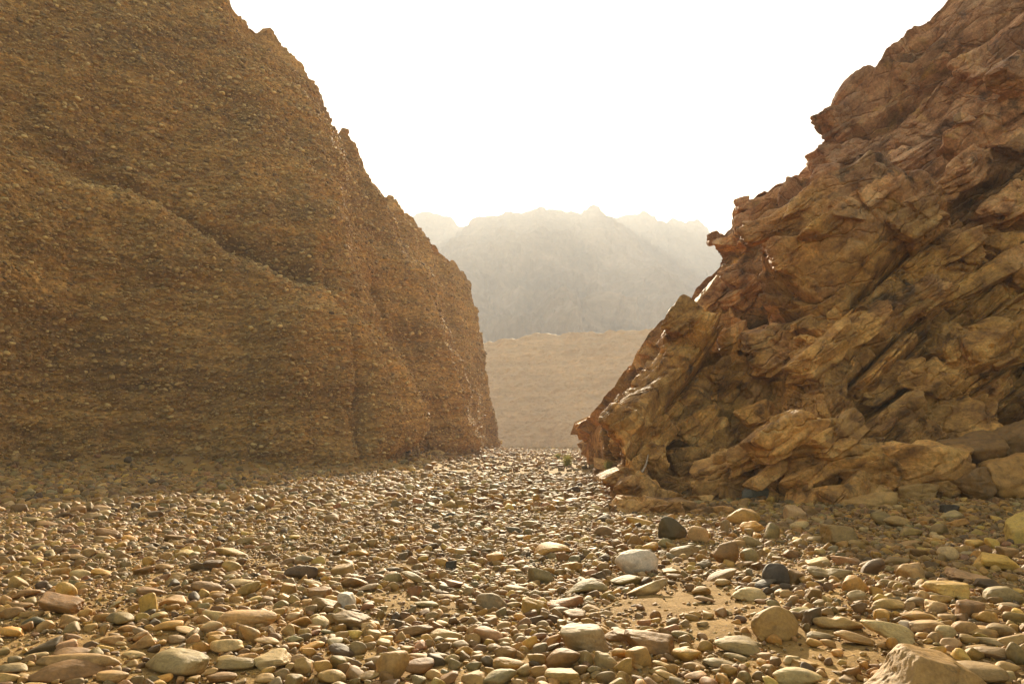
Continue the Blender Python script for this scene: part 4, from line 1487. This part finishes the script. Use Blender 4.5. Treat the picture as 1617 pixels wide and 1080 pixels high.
def cliff_pebbles():
    """Stones standing half out of the conglomerate, long sides along its beds."""
    rg = np.random.RandomState(9)
    V = CLV.reshape(-1, 3)
    nn = CLN.reshape(-1, 3)
    px, py, z = proj(V)
    ok = (px > -60) & (px < 830) & (py > -60) & (py < 760) & (V[:, 1] > 15)
    ok &= (np.arange(len(V)) % CLV.shape[1]) < CLV.shape[1] - 60
    # even density over the real face
    du = np.linalg.norm(np.gradient(CLV, axis=0), axis=2).ravel()
    dv = np.linalg.norm(np.gradient(CLV, axis=1), axis=2).ravel()
    area = np.minimum(du, .3) * np.minimum(dv, .3) * ok / z ** 1.0
    n = 80000
    pick = rg.choice(len(V), n, p=area / area.sum())
    P, Nn = V[pick], nn[pick]
    u = rg.rand(n)
    lo, hi, pw = .036, .23, 2.8
    a = (lo ** (1 - pw) + u * (hi ** (1 - pw) - lo ** (1 - pw))) ** (1 / (1 - pw)) * np.clip(z[pick] / 46, .8, 1.1)
    scl = np.stack([a, a * rg.uniform(.6, .95, n), a * rg.uniform(.38, .75, n)], 1)
    ang = np.arctan2(Nn[:, 1], Nn[:, 0]) + math.pi / 2
    rot = np.stack([rg.normal(0, .28, n), rg.normal(0, .28, n), ang + rg.normal(0, .5, n)], 1)
    pos = P + Nn * (a * rg.uniform(-.05, .6, n))[:, None]
    c = np.array([(.36, .21, .05), (.43, .26, .07), (.30, .17, .04), (.52, .34, .11), (.24, .135, .035), (.40, .25, .075)])[rg.randint(6, size=n)]
    c = c * rg.uniform(.7, 1.3, (n, 1))
    o = scatter_object('embedded_pebbles', pos, rot, scl, rg.randint(0, 10, n), c, protos('matrix_stones', 7, 3, 2, 0),
                       'pebbles standing half out of the cliff face')
    o.parent = CL


cliff_pebbles()

# ---- loose blocks at the foot of the rocky cliff
for px, py, w, h, dep, k, label in (
        (1541, 716, 90, 60, 15.2, 20, 'large dark brown squared block resting on two others beside the worn rock shelf'),
        (1535, 762, 62, 46, 14.9, 18, 'smaller dark block wedged under the squared block at the cliff foot'),
        (1592, 757, 84, 66, 14.4, 16, 'dark orange-brown rounded block, lowest of the pile at the cliff foot'),
        (1600, 700, 80, 60, 15.6, 16, 'dark brown sloping block on top of the orange-brown rounded one'),
        (1369, 798, 66, 44, 13.7, 14, 'brown layered boulder in front of the pale worn shelf'),
        (1446, 783, 62, 38, 14.9, 14, 'cracked brown boulder in front of the pale worn shelf, nearer the dark block pile'),
        (1192, 787, 50, 42, 16.6, 13, 'dark grey broken boulder leaning on the foot of the rocky cliff')):
    dep = min(dep, (rock_depth(px, py) or dep) - .012 * w)
    c = at(px, py, dep)
    m = dep / FOC
    V, Fc = stone_verts(5, int(px * 3 + py), k, 9, .03, .24)
    V = V * (1 + 0.045 * fbm(V * np.array([2, 2, 6.0]) + px, 5, 3, ridged=True) + 0.03 * fbm(V * 7 + px, 3, 5))[:, None]
    V = V * np.array([w * m / 2, w * m * .45, h * m / 2]) * 1.05
    th = R(rs.uniform(-14, 8))
    V = V @ np.array([[math.cos(th), 0, -math.sin(th)], [0, 1, 0], [math.sin(th), 0, math.cos(th)]])
    zb = V[:, 2].min()
    V[:, 2] -= zb
    o = link('fallen_block', new_mesh('fallen_block', V, Fc, M_STONE, True), loc=c + np.array([0, 0, zb]))
    o.color = {1192: (.13, .11, .07, 1), 1592: (.40, .195, .04, 1), 1369: (.40, .22, .055, 1), 1446: (.36, .195, .05, 1)}.get(px, (.24, .12, .03, 1))
    tag(o, label, 'boulder', 'blocks fallen at the foot of the rocky cliff')

# ---- plants
M_GRASS = mat_plain('desert_grass', (.25, .23, .04), .7, .4)
M_LEAF = mat_plain('dry_leaf', (.10, .09, .035), .7, .2)
M_TWIG = mat_plain('dry_wood', (.42, .31, .19), .8)


def tuft(px, py, w, h, dep, seed, label):
    rg = np.random.RandomState(seed)
    m = dep / FOC
    base = at(px, py + h / 2, dep)
    base[2] = float(gz(np.array([base[0]]), np.array([base[1]]))[0]) if px < 940 else base[2]
    Vs, Fs = [], []
    for i in range(260):
        a, r0 = rg.uniform(0, 6.28), abs(rg.normal(0, .16)) * w * m
        ln = h * m * rg.uniform(.55, 1.05)
        lean = rg.uniform(.1, .75)
        b = np.array([math.cos(a) * r0, math.sin(a) * r0, 0])
        d = np.array([math.cos(a), math.sin(a), 0])
        sd = np.array([-math.sin(a), math.cos(a), 0]) * .010 * dep / 40
        k = len(Vs) * 1
        for t in (0, .4, .75, 1):
            p = b + d * lean * ln * t ** 1.6 * .7 + np.array([0, 0, ln * (t - .25 * lean * t * t)])
            wd = sd * (1.15 - t)
            Vs += [p - wd, p + wd]
        for j in range(3):
            Fs.append([k + 2 * j, k + 2 * j + 1, k + 2 * j + 3, k + 2 * j + 2])
    o = link('grass_tuft', new_mesh('grass_tuft', np.array(Vs), np.array(Fs), M_GRASS), loc=base)
    tag(o, label, 'grass tuft', 'green grass tufts at the cliff foot')


tuft(896, 720, 19, 22, 43, 1, 'bright green grass tuft against the foot of the rocky cliff, larger of two')
tuft(880, 715, 13, 10, 62, 2, 'small green grass tuft farther up the bed beside the larger tuft')
tuft(961, 733, 26, 16, 27.2, 3, 'sparse yellow-green grass under an overhanging stone of the rocky cliff')


def shrub(px, py, w, h, dep):
    rg = np.random.RandomState(3)
    m = dep / FOC
    base = at(px, py + h / 2, dep)
    o = bpy.data.objects.new('shrub', None)
    COL.objects.link(o)
    o.location = base
    tag(o, 'small dark shrub silhouetted on the rim of the conglomerate cliff', 'shrub')
    Vs, Fs = [], []
    for i in range(420):
        d = rg.normal(size=3)
        d *= rg.rand() ** .4 / np.linalg.norm(d)
        c = d * np.array([w, w, h * .8]) * m / 2 + np.array([0, 0, h * m * .55])
        u, v = rg.normal(size=3), rg.normal(size=3)
        u *= .07 / np.linalg.norm(u)
        v *= .05 / np.linalg.norm(v)
        k = len(Vs)
        Vs += [c - u, c + v, c + u, c - v]
        Fs.append([k, k + 1, k + 2, k + 3])
    link('foliage', new_mesh('foliage', np.array(Vs), np.array(Fs), M_LEAF), o)
    Vs, Fs = [], []
    for i in range(5):
        a = rg.uniform(0, 6.28)
        tip = np.array([math.cos(a) * w * m * .25, math.sin(a) * w * m * .25, h * m * .7])
        k = len(Vs)
        for t, r in ((-.3, .05), (.5, .03), (1, .012)):
            for q in range(5):
                Vs.append(tip * t + r * np.array([math.cos(q * 1.257), math.sin(q * 1.257), 0]))
        for j in range(2):
            for q in range(5):
                Fs.append([k + j * 5 + q, k + j * 5 + (q + 1) % 5, k + j * 5 + 5 + (q + 1) % 5, k + j * 5 + 5 + q])
    link('trunk', new_mesh('trunk', np.array(Vs), np.array(Fs), M_TWIG), o)


shrub(622, 319, 13, 15, 68.5)


def twig(pts, dep0, label, thick):
    c = []
    for px, py in pts:
        dd = (rock_depth(px, py) or dep0)
        c.append(at(px, py, dd - .06))
    c = np.array(c)
    base = c[0].copy()
    c -= base
    Vs, Fs = [], []
    for i, p in enumerate(c):
        r = thick * (1 - .7 * i / (len(c) - 1))
        for q in range(6):
            Vs.append(p + r * np.array([math.cos(q * 1.047), math.sin(q * 1.047) * .6, .3 * math.sin(q * 1.047)]))
    for j in range(len(c) - 1):
        for q in range(6):
            Fs.append([j * 6 + q, j * 6 + (q + 1) % 6, j * 6 + 6 + (q + 1) % 6, j * 6 + 6 + q])
    o = link('dry_branch', new_mesh('dry_branch', np.array(Vs), np.array(Fs), M_TWIG, True), loc=base)
    tag(o, label, 'branch')


twig([(1014, 745), (1019, 736), (1021, 729), (1023, 721), (1024, 713)], 18, 'pale dry branch standing upright against the foot of the rocky cliff', .035)


# ------------------------------------------------------------------ haze
def haze():
    m = bpy.data.materials.new('haze')
    m.use_nodes = True
    nt = m.node_tree
    nt.nodes.remove(nt.nodes['Principled BSDF'])
    v = nt.nodes.new('ShaderNodeVolumePrincipled')
    v.inputs['Color'].default_value = (0.95, 0.97, 1.0, 1)
    v.inputs['Density'].default_value = HAZE_DENSITY
    v.inputs['Anisotropy'].default_value = 0.0
    nt.links.new(v.outputs[0], nt.nodes['Material Output'].inputs['Volume'])
    x0, x1, y0, y1, z0, z1 = -3200, 3200, -120, 6200, -8, 440
    V = np.array([[x, y, z] for x in (x0, x1) for y in (y0, y1) for z in (z0, z1)], float)
    Fq = np.array([[0, 1, 3, 2], [4, 6, 7, 5], [0, 4, 5, 1], [2, 3, 7, 6], [0, 2, 6, 4], [1, 5, 7, 3]])
    o = link('haze', new_mesh('haze', V, Fq, m))
    tag(o, 'pale dusty haze filling the valley air', 'haze', kind='stuff')


haze()
